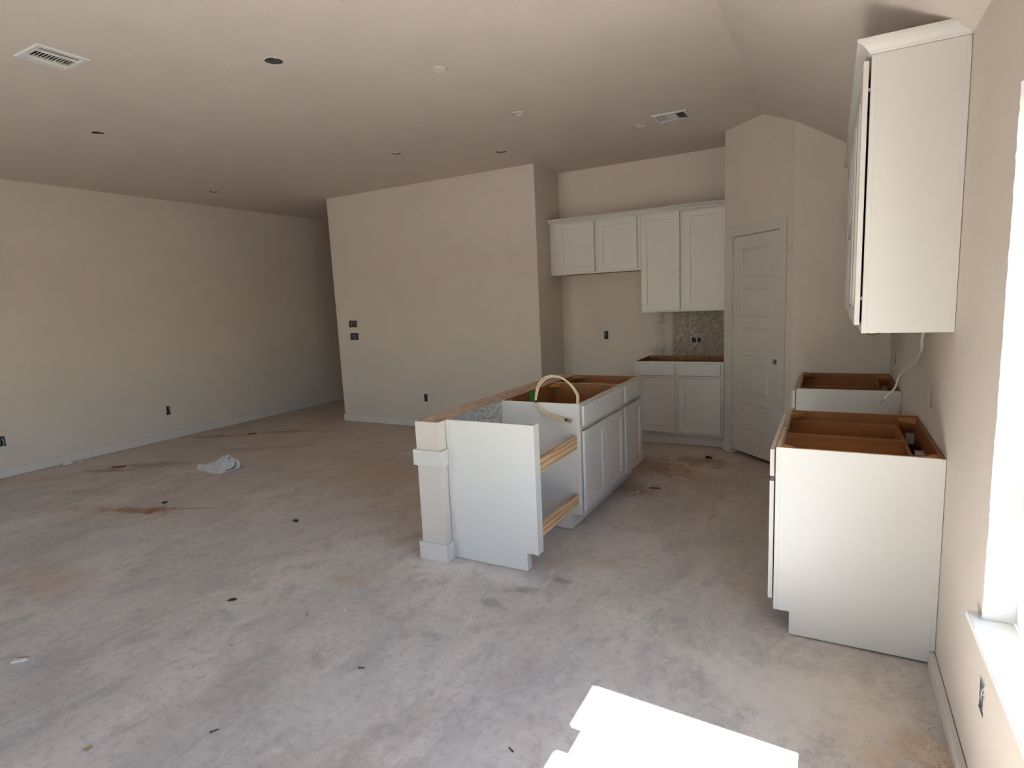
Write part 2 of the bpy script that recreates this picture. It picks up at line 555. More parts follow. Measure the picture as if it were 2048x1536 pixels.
# angled pantry wall with its door opening (s runs from the near corner to the far corner)
s2 = math.sqrt(.5)
AO = Vector((XC, YC, 0)); AU = Vector((-s2, s2, 0)); AN = Vector((-s2, -s2, 0))
AL = (XC - XB2) / s2
struct('wall_pantry', grid_wall(AO, AU, (0, 0, 1), AN, AL, ZC, [(.140, .768, 0, 2.066)], .10), M_wall)
# wall behind the camera with the glazed openings that light the room
BH = [(2.5, 4.2, 0, 2.1), (4.9, 6.3, .6, 2.1)]
struct('wall_back', grid_wall((XL, YB, 0), (1, 0, 0), (0, 0, 1), (0, 1, 0), -XL + .13, 3.15, BH, .13), M_wall)

# flat ceiling with holes, plus the slope down to the window wall
CANS = [(-3.335, 2.573, .053), (-2.615, 3.245, .055), (-2.618, 4.315, .054), (-3.319, 5.262, .052),
        (-1.928, 5.254, .058), (-5.529, 2.703, .045), (-4.153, 4.665, .048), (-6.971, 4.682, .050)]
VENTS = [(-4.265, 1.853, .265, .262), (-1.624, 5.166, .290, .245)]
ch = [(x - .075 - XL, x + .075 - XL, y - .075 - YB, y + .075 - YB) for x, y, r in CANS]
ch += [(x - w / 2 + .03 - XL, x + w / 2 - .03 - XL, y - h / 2 + .03 - YB, y + h / 2 - .03 - YB) for x, y, w, h in VENTS]
bm = grid_wall((XL, YB, ZC), (1, 0, 0), (0, 1, 0), (0, 0, -1), XBR - XL, YF - YB, ch, .12)
for x, y, r in CANS:       # round each square opening down to the can's hole
    n = 32
    inn = [bm.verts.new((x + math.cos(2 * math.pi * k / n) * r, y + math.sin(2 * math.pi * k / n) * r, ZC)) for k in range(n)]
    out = []
    for k in range(n):
        a = 2 * math.pi * k / n; c, s = math.cos(a), math.sin(a); m = .075 / max(abs(c), abs(s))
        out.append(bm.verts.new((x + c * m, y + s * m, ZC)))
    for k in range(n):
        bm.faces.new((inn[k], inn[(k + 1) % n], out[(k + 1) % n], out[k]))
struct('ceiling', bm, M_ceil)
bm = bmesh.new()
prism(bm, [(XBR, ZC), (.0, ZS), (.14, ZS - .09), (.14, ZS + .06), (XBR, ZC + .12)], YB, YK + .1, 1)
struct('ceiling_slope', bm, M_ceil)

# baseboards
def baseb(name, boxes, mat=M_trim):
    return struct(name, B(*boxes), mat, bevel=.002)
BH0 = .092
baseb('baseboard_left', [(XL, XL + .014, YB, YF, .006, BH0)])
baseb('baseboard_living', [(XW0 - .014, XW1 + .014, YW - .014, YW, 0.002, BH0), (XW0 - .014, XW0, YW, YF, 0.002, BH0)])
baseb('baseboard_alcove', [(XW1, XW1 + .014, YW, YK, 0.002, BH0)])
baseb('baseboard_kitchen', [(XW1 + .014, -2.225, YK - .014, YK, 0.002, BH0)])
baseb('baseboard_right', [(-.024, -.002, YB, 2.727, 0.0, .060)])
Ma = Matrix((( -s2, -s2, 0, XC), (s2, -s2, 0, YC), (0, 0, 1, 0), (0, 0, 0, 1)))   # local (s, out, z)
bm = B((.862, AL + .0, 0.0, .013, 0.0, .085), M=Ma)
struct('baseboard_pantry', bm, M_trim, bevel=.002)

# ------------------------------------------------------------------ pantry door
dr = bpy.data.objects.new('door_1', None); C.objects.link(dr)
dr.location = (XC - .45 * s2, YC + .45 * s2, 0); dr.matrix_world = Matrix.Translation(dr.location)
dr['kind'] = 'structure'; dr['label'] = 'narrow five panel pantry door in the angled wall, knob not fitted'
bm = B((.066, .146, .0, .017, 0, 2.150), (.762, .858, .0, .017, 0, 2.150), (.146, .762, .0, .017, 2.058, 2.150), M=Ma)
obj('door_casing', bm, M_door, dr, .003)
bm = B((.140, .152, -.10, .004, 0, 2.066), (.756, .768, -.10, .004, 0, 2.066), (.152, .756, -.10, .004, 2.054, 2.066),
       (.152, .162, -.055, -.043, 0, 2.054), (.746, .756, -.055, -.043, 0, 2.054), M=Ma)
obj('door_jamb', bm, M_door, dr, .001)
# slab: five recessed panels, each with a raised field
SD0, SD1, DZ0, DZ1 = .1545, .7535, .040, 2.050
yf = -.004
pz = [(1.678, 1.940), (1.322, 1.585), (.965, 1.226), (.605, .869), (.252, .516)]
P0, P1 = .267, .641
bm = bmesh.new()
cy_ = 16
kx, kz, kr = .198, .938, .026
# front skin as strips, the knob bore left open
def fq(s0, s1, z0, z1, y=yf):
    vs2 = [bm.verts.new(Ma @ Vector(q)) for q in ((s0, y, z0), (s1, y, z0), (s1, y, z1), (s0, y, z1))]
    bm.faces.new(vs2)
fq(SD0, P0, DZ0, kz - .04); fq(SD0, P0, kz + .04, DZ1)
fq(SD0, kx - .04, kz - .04, kz + .04); fq(kx + .04, P0, kz - .04, kz + .04)
n = 24
inn = [bm.verts.new(Ma @ Vector((kx + math.cos(2 * math.pi * k / n) * kr, yf, kz + math.sin(2 * math.pi * k / n) * kr))) for k in range(n)]
inb = [bm.verts.new(Ma @ Vector((kx + math.cos(2 * math.pi * k / n) * kr, yf - .035, kz + math.sin(2 * math.pi * k / n) * kr))) for k in range(n)]
out = []
for k in range(n):
    a = 2 * math.pi * k / n; c, s = math.cos(a), math.sin(a); mm = .04 / max(abs(c), abs(s))
    out.append(bm.verts.new(Ma @ Vector((kx + c * mm, yf, kz + s * mm))))
for k in range(n):
    j = (k + 1) % n
    bm.faces.new((inn[k], inn[j], out[j], out[k])); bm.faces.new((inn[k], inb[k], inb[j], inn[j]))
fq(P1, SD1, DZ0, DZ1)
zs_ = [DZ1] + [z for p in pz for z in (p[1], p[0])] + [DZ0]
for i in range(0, len(zs_), 2):
    fq(P0, P1, zs_[i + 1], zs_[i])
def ring(a, b_):
    for k in range(4):
        j = (k + 1) % 4
        bm.faces.new((a[k], a[j], b_[j], b_[k]))
def rect(s0, s1, z0, z1, y):
    return [bm.verts.new(Ma @ Vector(q)) for q in ((s0, y, z0), (s1, y, z0), (s1, y, z1), (s0, y, z1))]
for z0, z1 in pz:
    r = [rect(P0 + d, P1 - d, z0 + d, z1 - d, yf - e) for d, e in ((0, 0), (.006, .008), (.014, .008), (.024, .002))]
    for a, b_ in zip(r, r[1:]):
        ring(a, b_)
    bm.faces.new(r[-1])
# edges and back
e0 = rect(SD0, SD1, DZ0, DZ1, yf); e1 = rect(SD0, SD1, DZ0, DZ1, yf - .035); ring(e0, e1)
back = rect(SD0, SD1, DZ0, DZ1, yf - .0352)
for q in (kx,):
    pass
bm.faces.new(back)
bmesh.ops.remove_doubles(bm, verts=bm.verts[:], dist=.0002)
slab = obj('door_slab', bm, M_door, dr)
bm = bmesh.new(); 
bm2 = bmesh.new(); cyl(bm2, (0, 0, 0), kr - .001, .004, 1, 24)
o = obj('bore_shade_disc', bm2, M_black, slab); o.matrix_world = Matrix.Translation(Ma @ Vector((kx, yf - .030, kz))) @ Matrix.Rotation(math.radians(-45), 4, 'Z')  # black disc standing in for the darkness inside the open bore
for z in (1.826, 1.085, .341):
    bm = bmesh.new()
    for k in range(5):
        cc = Ma @ Vector((.759, .006, z - .045 + k * .018))
        cyl(bm, cc, .0058, .0165, 2, 10)
    box(bm, .745, .7585, -.003, .0015, z - .045, z + .045, M=Ma)
    obj('hinge', bm, M_trim, dr)

# ------------------------------------------------------------------ half wall of the peninsula
PX0, PX1, PY0, PY1, PZ = -2.612, -2.437, 2.737, 4.872, .876
hw = bpy.data.objects.new('wall_peninsula', None); C.objects.link(hw)
hw.location = ((PX0 + PX1) / 2, 3.8, 0); hw.matrix_world = Matrix.Translation(hw.location)
hw['kind'] = 'structure'; hw['label'] = 'low drywalled half wall behind the peninsula cabinets, top left bare'
obj('drywall', B((PX0, PX1 - .004, PY0, PY1, 0, PZ - .003)), M_wall, hw, .002)
obj('bare_drywall', B((PX1 - .004, PX1, PY0 + .09, PY1 - .001, .0, PZ - .004)), M_raw, hw)
bm = bmesh.new()
ny, nx_ = 120, 8
g = [[bm.verts.new((PX0 + .002 + (PX1 - PX0 - .004) * i / nx_, PY0 + .002 + (PY1 - PY0 - .004) * j / ny,
      PZ - .001 + .006 * mnoise.noise(Vector((i * .9, j * .55, 3))) * (1 if 0 < j < ny else 0))) for i in range(nx_ + 1)] for j in range(ny + 1)]
for j in range(ny):
    for i in range(nx_):
        bm.faces.new((g[j][i], g[j][i + 1], g[j + 1][i + 1], g[j + 1][i]))
obj('top_plate', bm, M_plate, hw)
# splintered drywall paper along the near top edge
bm = bmesh.new()
for k in range(46):
    yy = PY0 + random.random() ** 1.5 * 1.6; xx = random.choice([PX0 + random.uniform(-.002, .02), PX1 - random.uniform(0, .02)])
    l = random.uniform(.008, .03)
    a = random.uniform(-.4, .4)
    p = [Vector((xx, yy, PZ)), Vector((xx + .004, yy + .002, PZ + .001)), Vector((xx + math.sin(a) * l, yy + math.cos(a) * l, PZ + random.uniform(.001, .006)))]
    q = [bm.verts.new(v) for v in p] + [bm.verts.new(p[0] + Vector((.0, .0, -.003)))]
    for f in ((0, 1, 2), (0, 3, 2), (1, 3, 2), (0, 1, 3)):
        bm.faces.new([q[i] for i in f])
o = obj('paper_shreds', bm, M_chipb, hw); o['kind'] = 'stuff'
for nm, z0, z1 in (('trim_band', .603, .699), ('base_block', 0.001, .112)):
    bm = B((PX0 - .017, PX1 + .016, PY0 - .017, PY0, z0, z1), (PX0 - .017, PX0, PY0, PY0 + (.09 if z0 > .3 else PY1 - PY0), z0, z1),
           (PX1, PX1 + .016, PY0, PY0 + .060, z0, z1))
    obj(nm, bm, M_trim, hw, .0015)

# ------------------------------------------------------------------ cabinets
def shaker(frame, u0, u1, z0, z1, rail=.062, th=.019, cat='door', parent=None, open_bottom=False):
    """frame maps local (u along the face, d outwards, z); makes a door with a recessed panel"""
    M = frame
    d0, d1 = .007, .007 + th
    bm = bmesh.new()
    if cat == 'drawer':
        box(bm, u0, u1, d0, d1, z0, z1, M=M)
        return obj('drawer', bm, M_cab, parent, .0025)
    # frame ring
    for (a, b_, c, e) in ((u0, u0 + rail, z0, z1), (u1 - rail, u1, z0, z1), (u0 + rail, u1 - rail, z0, z0 + rail), (u0 + rail, u1 - rail, z1 - rail, z1)):
        box(bm, a, b_, d0, d1, c, e, M=M)
    bmesh.ops.remove_doubles(bm, verts=bm.verts[:], dist=.0001)
    # drop the inner shared faces so that the frame reads as one piece
    bm.faces.ensure_lookup_table()
    seen = {}
    for f in bm.faces:
        key = tuple(round(x, 4) for x in f.calc_center_median())
        seen.setdefault(key, []).append(f)
    dup = [f for v in seen.values() if len(v) > 1 for f in v]
    bmesh.ops.delete(bm, geom=dup, context='FACES_ONLY')
    door = obj('door', bm, M_cab, parent, .0018)
    gap = .0035 if open_bottom else -.004
    obj('door_panel', B((u0 + rail - .004, u1 - rail + .004, d0 + .002, d1 - .0095, z0 + rail + gap, z1 - rail + .004), M=M), M_cab, door)
    return door

def base_cabinet(label, frame, W, D=.61, H=.876, fronts=(), dividers=(), boxes=(), stiles=None, kick=.066, scribe=0, group=None, name='base_cabinet', kickz=.114, end=None):
    """local frame: u 0..W along the face, d=0 at the face frame front (d>0 towards the room), z up"""
    M = frame
    loc = M @ Vector((W / 2, -D / 2, 0))
    r = thing(name, label, 'cabinet', loc, group)
    t = .016
    def side(u0, u1, nm='side_panel'):
        bm = bmesh.new()
        pr_ = [(-.0185, H - .0005), (-D + .001, H - .0005), (-D + .001, 0.010), (-kick, 0.006), (-kick, kickz), (-.0185, kickz)]
        vs_a = [bm.verts.new(M @ Vector((u0, d, z))) for d, z in pr_]
        vs_b = [bm.verts.new(M @ Vector((u1, d, z))) for d, z in pr_]
        bm.faces.new(vs_a); bm.faces.new(vs_b[::-1])
        for i in range(6):
            j = (i + 1) % 6
            bm.faces.new((vs_a[i], vs_a[j], vs_b[j], vs_b[i]))
        bm.faces.ensure_lookup_table()
        o_ = obj(nm, bm, [M_cab, M_maple, M_edge], r)
        # inner face is maple veneer, top edge is the cut board
        inner = M.to_3x3() @ Vector((1 if u0 < W / 2 else -1, 0, 0))
        for p in o_.data.polygons:
            if p.normal.dot(inner) > .9:
                p.material_index = 1
            elif p.normal.z > .9:
                p.material_index = 2
        return o_
    side(.0012, t); side(W - t, W - .0012)
    obj('back_panel', B((t, W - t, -D + .002, -D + .014, kickz - .02, H - .002), M=M), M_maple, r)
    obj('bottom_panel', B((t, W - t, -D + .014, -.0185, kickz, kickz + .016), M=M), M_maple, r)
    obj('toe_kick', B((t, W - t, -kick - .012, -kick - .0005, 0.002, kickz), M=M), M_cab, r)
    st = stiles or [(0, .040), (W - .040, W)]
    ff = [(a, b_, -.0185, 0, kickz, H) for a, b_ in st]
    xs = [st[0][1], st[-1][0]]
    ff += [(xs[0], xs[1], -.0185, -.0002, H - .038, H), (xs[0], xs[1], -.0185, -.0002, kickz, kickz + .038), (xs[0], xs[1], -.0185, -.0002, .690, .728)]
    fo = obj('face_frame', B(*ff, M=M), [M_cab, M_edge], r, .0012)
    for p in fo.data.polygons:
        if p.normal.z > .9 and abs((fo.matrix_world @ p.center).z - H) < .002:
            p.material_index = 1
    for u in dividers:
        o_ = obj('divider_panel', B((u - .008, u + .008, -D + .014, -.0185, kickz + .016, H - .001), M=M), [M_maple, M_edge], r)
        for p in o_.data.polygons:
            if p.normal.z > .9:
                p.material_index = 1
    cells = [t] + list(dividers) + [W - t]
    for a, b_ in zip(cells, cells[1:]):     # triangular glue blocks in the top corners
        for (u, su) in ((a + .0085, 1), (b_ - .0085, -1)):
            for (d, sd) in ((-.0187, -1), (-D + .0145, 1)):
                bm = bmesh.new()
                prism(bm, [(u, d), (u + su * .085, d), (u + su * .085, d + sd * .008), (u + su * .008, d + sd * .070), (u, d + sd * .070)], H - .027, H - .008, 2, M=M)
                obj('corner_block', bm, M_block, r)
    for f in fronts:
        kind, u0, u1, z0, z1 = f[:5]
        if kind == 'door':
            shaker(M, u0, u1, z0, z1, parent=r, open_bottom=len(f) > 5)
        else:
            dw = shaker(M, u0, u1, z0, z1, cat='drawer', parent=r)
            if kind == 'drawer':
                a, b_ = u0 + .022, u1 - .022; e = .012; zt = .832; zb_ = .742; dk = -D + .085
                bm = B((a, a + e, dk, .006, zb_, zt), (b_ - e, b_, dk, .006, zb_, zt), (a + e, b_ - e, dk, dk + e, zb_, zt - .004),
                       (a + e, b_ - e, -.008, .0045, zb_, zt), (a + e, b_ - e, dk + e, -.008, zb_ + .008, zb_ + .014), M=M)
                obj('drawer_box', bm, M_mapleh, dw)
                for u in (a - .008, b_ + .001):
                    obj('drawer_slide', B((u, u + .007, -D + .03, -.02, zb_ + .002, zb_ + .028), M=M), M_galv, r)
                    obj('slide_bracket', B((u - .008, u + .014, -D + .0145, -D + .05, zb_ - .01, zb_ + .045), M=M), M_wirew, r)
    # door bumpers
    return r

# peninsula: face looks along +x ; local u = +y, d = +x
def frame_px(x, y):
    return Matrix(((0, 1, 0, x), (1, 0, 0, y), (0, 0, 1, 0), (0, 0, 0, 1)))
# right wall run: face looks along -x ; u = +y, d = -x
def frame_nx(x, y):
    return Matrix(((0, -1, 0, x), (1, 0, 0, y), (0, 0, 1, 0), (0, 0, 0, 1)))
# kitchen back wall: face looks along -y ; u = +x, d = -y
def frame_ny(x, y):
    return Matrix(((1, 0, 0, x), (0, -1, 0, y), (0, 0, 1, 0), (0, 0, 0, 1)))

# near base cabinet by the window
WA = .894
base_cabinet('white base cabinet nearest the window with a blank end panel and open top', frame_nx(-.61, 2.732), WA, .607,
             fronts=[('drawer', .028, .440, .734, .858), ('drawer', .456, .868, .734, .858),
                     ('door', .028, .443, .150, .712), ('door', .453, .868, .150, .712)],
             stiles=[(0, .04), (.427, .467), (WA - .04, WA)])
WBc = .855
base_cabinet('farther white base cabinet along the window wall, past the range gap', frame_nx(-.61, 4.420), WBc, .607,
             fronts=[('drawer', .028, .415, .734, .858), ('drawer', .440, .828, .734, .858),
                     ('door', .028, .415, .150, .712), ('door', .440, .828, .150, .712)],
             stiles=[(0, .04), (.408, .448), (WBc - .04, WBc)])
tag(obj('filler_strip', B((-.61, -.591, 5.276, 5.325, .114, .876)), M_cab), 'narrow white filler strip between the far base cabinet and the pantry wall', 'filler strip')
# scribe strips on the exposed ends
for k, (yy, par) in enumerate(((2.732, 'base_cabinet'), (4.42, 'base_cabinet.001'))):
    pr0 = bpy.data.objects[par]
    obj('scribe_strip', B((-.018, -.002, yy - .0012, yy + .002, .062, .8755)), M_cab, pr0)

# back wall base cabinet
WC = .893
base_cabinet('white base cabinet on the kitchen back wall beside the pantry door', frame_ny(-2.217, 5.959), WC, .607,
             fronts=[('drawer', .022, .421, .734, .856), ('drawer', .461, .866, .734, .856),
                     ('door', .022, .421, .146, .704), ('door', .461, .866, .146, .704)],
             stiles=[(0, .04), (.405, .477), (WC - .05, WC)])
tag(obj('filler_strip', B((-1.366, -1.324, 6.055, 6.075, .002, .112)), M_trim), 'short piece of baseboard at the right foot of the back wall cabinet', 'baseboard piece')

# peninsula sink cabinet and small cabinet
WS = .882
base_cabinet('wide white sink base cabinet of the peninsula with a false drawer front and two doors', frame_px(-1.848, 3.488), WS, .587,
             fronts=[('false', .022, .846, .727, .860), ('door', .022, .432, .140, .690), ('door', .438, .846, .140, .690)], kick=.075)
WD = .489
base_cabinet('narrow white drawer base cabinet at the far end of the peninsula', frame_px(-1.848, 4.372), WD, .587,
             fronts=[('drawer', .025, .462, .727, .860), ('door', .025, .462, .140, .690, True)], kick=.075)

# end panel with the dishwasher bay boards
ep = thing('end_panel', 'white notched end panel closing the near end of the peninsula', 'cabinet panel', (-2.14, 2.83, 0))
bm = bmesh.new()
prism(bm, [(-2.436, .003), (-1.921, .003), (-1.921, .114), (-1.867, .114), (-1.867, .8755), (-2.436, .8755)], 2.8172, 2.832, 1)
obj('panel', bm, M_cab, ep, .0008)
obj('front_stile', B((-1.867, -1.848, 2.816, 2.886, .112, .876)), M_cab, ep, .0015)
obj('kick_return', B((-1.937, -1.921, 2.8325, 2.870, .003, .112)), M_cab, ep, .001)
obj('wall_stile', B((-2.437, -2.424, 2.808, 2.8172, .003, .876)), M_cab, ep, .0015)
bm = bmesh.new(); prism(bm, [(-1.868, 2.833), (-1.868, 2.884), (-1.93, 2.834)], .858, .872, 2)
obj('corner_block', bm, M_block, ep)
for lab, z0, z1 in (('upper pine board bridging the dishwasher gap in the peninsula', .572, .660), ('lower pine board bridging the dishwasher gap in the peninsula', .183, .262)):
    o = obj('pine_board', B((-1.887, -1.868, 2.8865, 3.4865, z0, z1)), M_pine, None, .0015)
    tag(o, lab, 'board', 'spacer boards in the dishwasher gap')

# wall cabinets
def wall_cabinet(label, M, W, z0, z1, fronts, D=.305, stile_l=.04, stile_r=.04, mid=None):
    loc = M @ Vector((W / 2, -D / 2, z0))
    r = thing('wall_cabinet', label, 'cabinet', loc)
    t = .016
    obj('side_panel', B((.0012, t, -D + .001, -.0185, z0 + .0008, z1), M=M), M_cab, r)
    obj('side_panel', B((W - t, W - .0012, -D + .001, -.0185, z0 + .0008, z1), M=M), M_cab, r)
    obj('bottom_panel', B((t, W - t, -D + .006, -.0185, z0 + .022, z0 + .036), M=M), M_maple, r)
    obj('top_panel', B((t, W - t, -D + .006, -.0185, z1 - .016, z1), M=M), M_maple, r)
    obj('back_panel', B((t, W - t, -D + .001, -D + .006, z0 + .001, z1), M=M), M_maple, r)
    ff = [(0, stile_l, -.0185, 0, z0, z1), (W - stile_r, W, -.0185, 0, z0, z1)]
    if mid:
        ff.append((mid[0], mid[1], -.0185, -.0002, z0 + .03, z1 - .03))
    ff += [(stile_l, W - stile_r, -.0185, -.0002, z0, z0 + .038), (stile_l, W - stile_r, -.0185, -.0002, z1 - .038, z1)]
    obj('face_frame', B(*ff, M=M), M_cab, r, .0012)
    for u0, u1, a, b_ in fronts:
        d = shaker(M, u0, u1, a, b_, parent=r)
        for zz in (a + .09, b_ - .12):       # hinge arms and bumpers seen in the gap behind the door
            uu = u0 + .012 if u0 < W / 2 else u1 - .030; zz += .01
            obj('hinge', B((uu, uu + .014, .0005, .0068, zz, zz + .013), M=M), M_wirew, r)
    return r

ZT = 2.424
c1_ = wall_cabinet('tall white wall cabinet nearest the window with its blank end panel', frame_nx(-.305, 2.732), .894, 1.372, ZT,
             [(.022, .443, 1.405, 2.412), (.453, .872, 1.405, 2.412)], D=.303)
obj('scribe_strip', B((-.018, -.002, 2.7308, 2.734, 1.373, 2.41)), M_cab, c1_)
wall_cabinet('short white wall cabinet above the range gap', frame_nx(-.305, 3.628), .790, 1.829, ZT,
             [(.022, .392, 1.855, 2.412), (.400, .768, 1.855, 2.412)], D=.303)
wall_cabinet('tall white wall cabinet farthest along the window wall', frame_nx(-.305, 4.420), .904, 1.372, ZT,
             [(.022, .430, 1.405, 2.412), (.438, .840, 1.405, 2.412)], D=.303, stile_r=.06)
wall_cabinet('short white two door wall cabinet above the refrigerator space', frame_ny(-3.286, 6.264), 1.065, 1.829, 2.43,
             [(.112, .546, 1.850, 2.394), (.592, 1.030, 1.852, 2.394)], D=.304, stile_l=.125, mid=(.535, .603))
wall_cabinet('tall white two door wall cabinet beside the pantry wall', frame_ny(-2.219, 6.264), .896, 1.372, 2.43,
             [(.006, .412, 1.390, 2.394), (.458, .866, 1.390, 2.394)], D=.304, stile_l=.03, mid=(.402, .468))

# crown mouldings
PROF = [(0.0, 0.0), (.006, .0), (.008, .006), (.014, .009), (.018, .016), (.027, .026), (.040, .034), (.047, .036), (.050, .038), (.050, .0475), (0.0, .0475)]
def crown(path_fn, zb_, npt, label, clip=None):
    bm = bmesh.new()
    rows = [[bm.verts.new(Vector(p)) for p in path_fn(o_, zb_ + z)] for o_, z in PROF]
    k = len(rows)
    for i in range(k):
        a, b_ = rows[i], rows[(i + 1) % k]
        for j in range(npt - 1):
            bm.faces.new((a[j], a[j + 1], b_[j + 1], b_[j]))
    bm.faces.new([r_[0] for r_ in rows]); bm.faces.new([r_[-1] for r_ in rows][::-1])
    if clip:
        co, no = clip
        g_ = bmesh.ops.bisect_plane(bm, geom=bm.verts[:] + bm.edges[:] + bm.faces[:], plane_co=co, plane_no=no, clear_outer=True)
        ed = [e for e in g_['geom_cut'] if isinstance(e, bmesh.types.BMEdge)]
        try:
            bmesh.ops.holes_fill(bm, edges=ed)
        except Exception:
            pass
    o_ = obj('crown_molding', bm, M_cab)
    tag(o_, label, 'molding')
    return o_
slope_n = Vector((ZC - ZS, 0, -XBR)).normalized()
crown(lambda o_, z: [(-.001, 2.7315 - o_, z), (-.3055 - o_, 2.7315 - o_, z), (-.3055 - o_, 5.323, z)], 2.4245, 3,
      'white crown molding on top of the wall cabinets along the window wall', clip=(Vector((0, 0, ZS - .001)), slope_n))
crown(lambda o_, z: [(-3.288, 6.2635 - o_, z), (-1.322, 6.2635 - o_, z)], 2.406, 2,
      'white crown molding on top of the kitchen back wall cabinets')

# ------------------------------------------------------------------ windows
def window(name, M, w, z0, z1, depth0, mull=None, label=None, sill=False):
    """local u along the wall, d into the wall (outwards), z"""
    r = bpy.data.objects.new(name, None); C.objects.link(r)
    r.location = M @ Vector((w / 2, .05, z0)); r.matrix_world = Matrix.Translation(r.location)
    r['kind'] = 'structure'
    if label:
        r['label'] = label
    fw = .045
    a, b_ = depth0, depth0 + .05
    fr = [(0, fw, a, b_, z0, z1), (w - fw, w, a, b_, z0, z1), (fw, w - fw, a, b_, z0, z0 + fw), (fw, w - fw, a, b_, z1 - fw, z1)]
    cells = [(fw, w - fw)]
    if mull:
        fr.append((mull - .04, mull + .04, a, b_, z0 + fw, z1 - fw))
        cells = [(fw, mull - .04), (mull + .04, w - fw)]
    obj('window_frame', B(*fr, M=M), M_vinyl, r, .003)
    for c0, c1 in cells:
        sw = .028
        sb = [(c0, c0 + sw, a + .012, b_ - .008, z0 + fw, z1 - fw), (c1 - sw, c1, a + .012, b_ - .008, z0 + fw, z1 - fw),
              (c0 + sw, c1 - sw, a + .012, b_ - .008, z0 + fw, z0 + fw + sw), (c0 + sw, c1 - sw, a + .012, b_ - .008, z1 - fw - sw, z1 - fw)]
        sash = obj('sash', B(*sb, M=M), M_vinyl, r, .002)
        obj('pane', B((c0 + sw, c1 - sw, a + .024, a + .028, z0 + fw + sw, z1 - fw - sw), M=M), M_glass, sash)
    return r
# right wall window: local u=+y, d=+x
Mr = Matrix(((0, 1, 0, 0), (1, 0, 0, WY0), (0, 0, 1, 0), (0, 0, 0, 1)))
w1 = window('window_1', Mr, WY1 - WY0, .581, WZ1, .076, mull=(WY1 - WY0) / 2 - .0, label='white vinyl window beside the camera with sun on its sill')
obj('window_sill', B((-.031, .076, WY0 - .045, WY1 + .044, .560, .5805)), M_vinyl, w1, .004)
obj('apron', B((-.012, -.0005, WY0 - .03, WY1 + .03, .505, .5595)), M_trim, w1, .002)
# bright returns of the opening with their ragged bead
bm = B((.0005, .0755, WY1 - .004, WY1 + .0005, .581, WZ1), (.0005, .0755, WY0 - .0005, WY0 + .004, .581, WZ1), (.0005, .0755, WY0 + .004, WY1 - .004, WZ1 - .004, WZ1 + .0005))
obj('reveal', bm, M_reveal, w1)
bm = bmesh.new()
pts = []
for k in range(90):
    z = .584 + (WZ1 - .590) * k / 89
    pts.append((.0005 + random.uniform(-.0012, .0012), WY1 - .0035 + random.uniform(-.0015, .0015), z))
tube(bm, pts, .0032, 6, 1, smooth=False)
obj('corner_bead', bm, M_reveal, w1)
# back wall windows: u=+x, d=-y
for i, (a, b_, z0, z1) in enumerate(BH):
    Mb = Matrix(((1, 0, 0, XL + a), (0, -1, 0, YB), (0, 0, 1, 0), (0, 0, 0, 1)))
    window('window_%d' % (i + 2), Mb, b_ - a, max(z0, .005), z1, .07, mull=(b_ - a) / 2)

# ------------------------------------------------------------------ open electrical boxes
def wall_box(label, P, U, Nn, w, h, mat=M_black, wires=4, name='outlet_box', wm=M_wirew, gangs=1, depth=.055, group='open electrical boxes in the walls'):
    """P centre on the wall face, U horizontal direction, Nn wall normal towards the room"""
    P, U, Nn = Vector(P), Vector(U), Vector(Nn)
    M = Matrix(((U.x, Nn.x, 0, P.x), (U.y, Nn.y, 0, P.y), (0, 0, 1, P.z), (0, 0, 0, 1)))
    r = thing(name, label, 'electrical box', P, group)
    a, b_ = w / 2, h / 2; t = .0018
    bm = B((-a, a, -depth, -depth + t, -b_, b_), (-a, -a + t, -depth + t, -.001, -b_, b_), (a - t, a, -depth + t, -.001, -b_, b_),
           (-a + t, a - t, -depth + t, -.001, -b_, -b_ + t), (-a + t, a - t, -depth + t, -.001, b_ - t, b_), M=M)
    obj('box_body', bm, mat, r)
    # screw tabs
    for g in range(gangs):
        cx_ = -a + (2 * a) * (g + .5) / gangs
        if w < h * 1.3 or gangs > 1:
            bm = B((cx_ - .006, cx_ + .006, -.008, -.003, b_ - .014, b_ - t), (cx_ - .006, cx_ + .006, -.008, -.003, -b_ + t, -b_ + .014), M=M)
        else:
            bm = B((-a + t, -a + .012, -.008, -.003, -.006, .006), (a - .012, a - t, -.008, -.003, -.006, .006), M=M)
        obj('screw_tab', bm, mat, r)
    rnd = random.Random(int(abs(P.x * 971 + P.y * 577 + P.z * 313)))
    for k in range(wires):
        x0 = -a + 2 * a * (k + .5) / wires
        top = rnd.choice([-1, 1])
        pts = []
        for s in range(5):
            f = s / 4
            pts.append(M @ Vector((max(-a + .005, min(a - .005, x0 + rnd.uniform(-.012, .012))), -depth + .008 + depth * .75 * math.sin(f * 2.4), top * b_ * (.85 - 1.65 * f))))
        bm = bmesh.new(); tube(bm, pts, .0024 if wm is not M_galv else .003, 6, 4)
        obj('wire', bm, (wm, M_wireb, M_wirew)[k % 3], r)
    # torn drywall edge
    bm = bmesh.new()
    def lip(p, q):
        n_ = 6
        for k in range(n_):
            f0, f1 = k / n_, (k + 1) / n_
            if rnd.random() < .25:
                continue
            c0 = Vector(p).lerp(Vector(q), f0); c1 = Vector(p).lerp(Vector(q), f1)
            e = rnd.uniform(.001, .0026)
            box(bm, min(c0.x, c1.x) - e, max(c0.x, c1.x) + e, .0002, .0018, min(c0.z, c1.z) - e, max(c0.z, c1.z) + e, M=M)
    for p, q in (((-a, 0, -b_), (a, 0, -b_)), ((a, 0, -b_), (a, 0, b_)), ((a, 0, b_), (-a, 0, b_)), ((-a, 0, b_), (-a, 0, -b_))):
        lip(p, q)
    if len(bm.verts):
        obj('drywall_edge', bm, M_paper, r)
    else:
        bm.free()
    return r

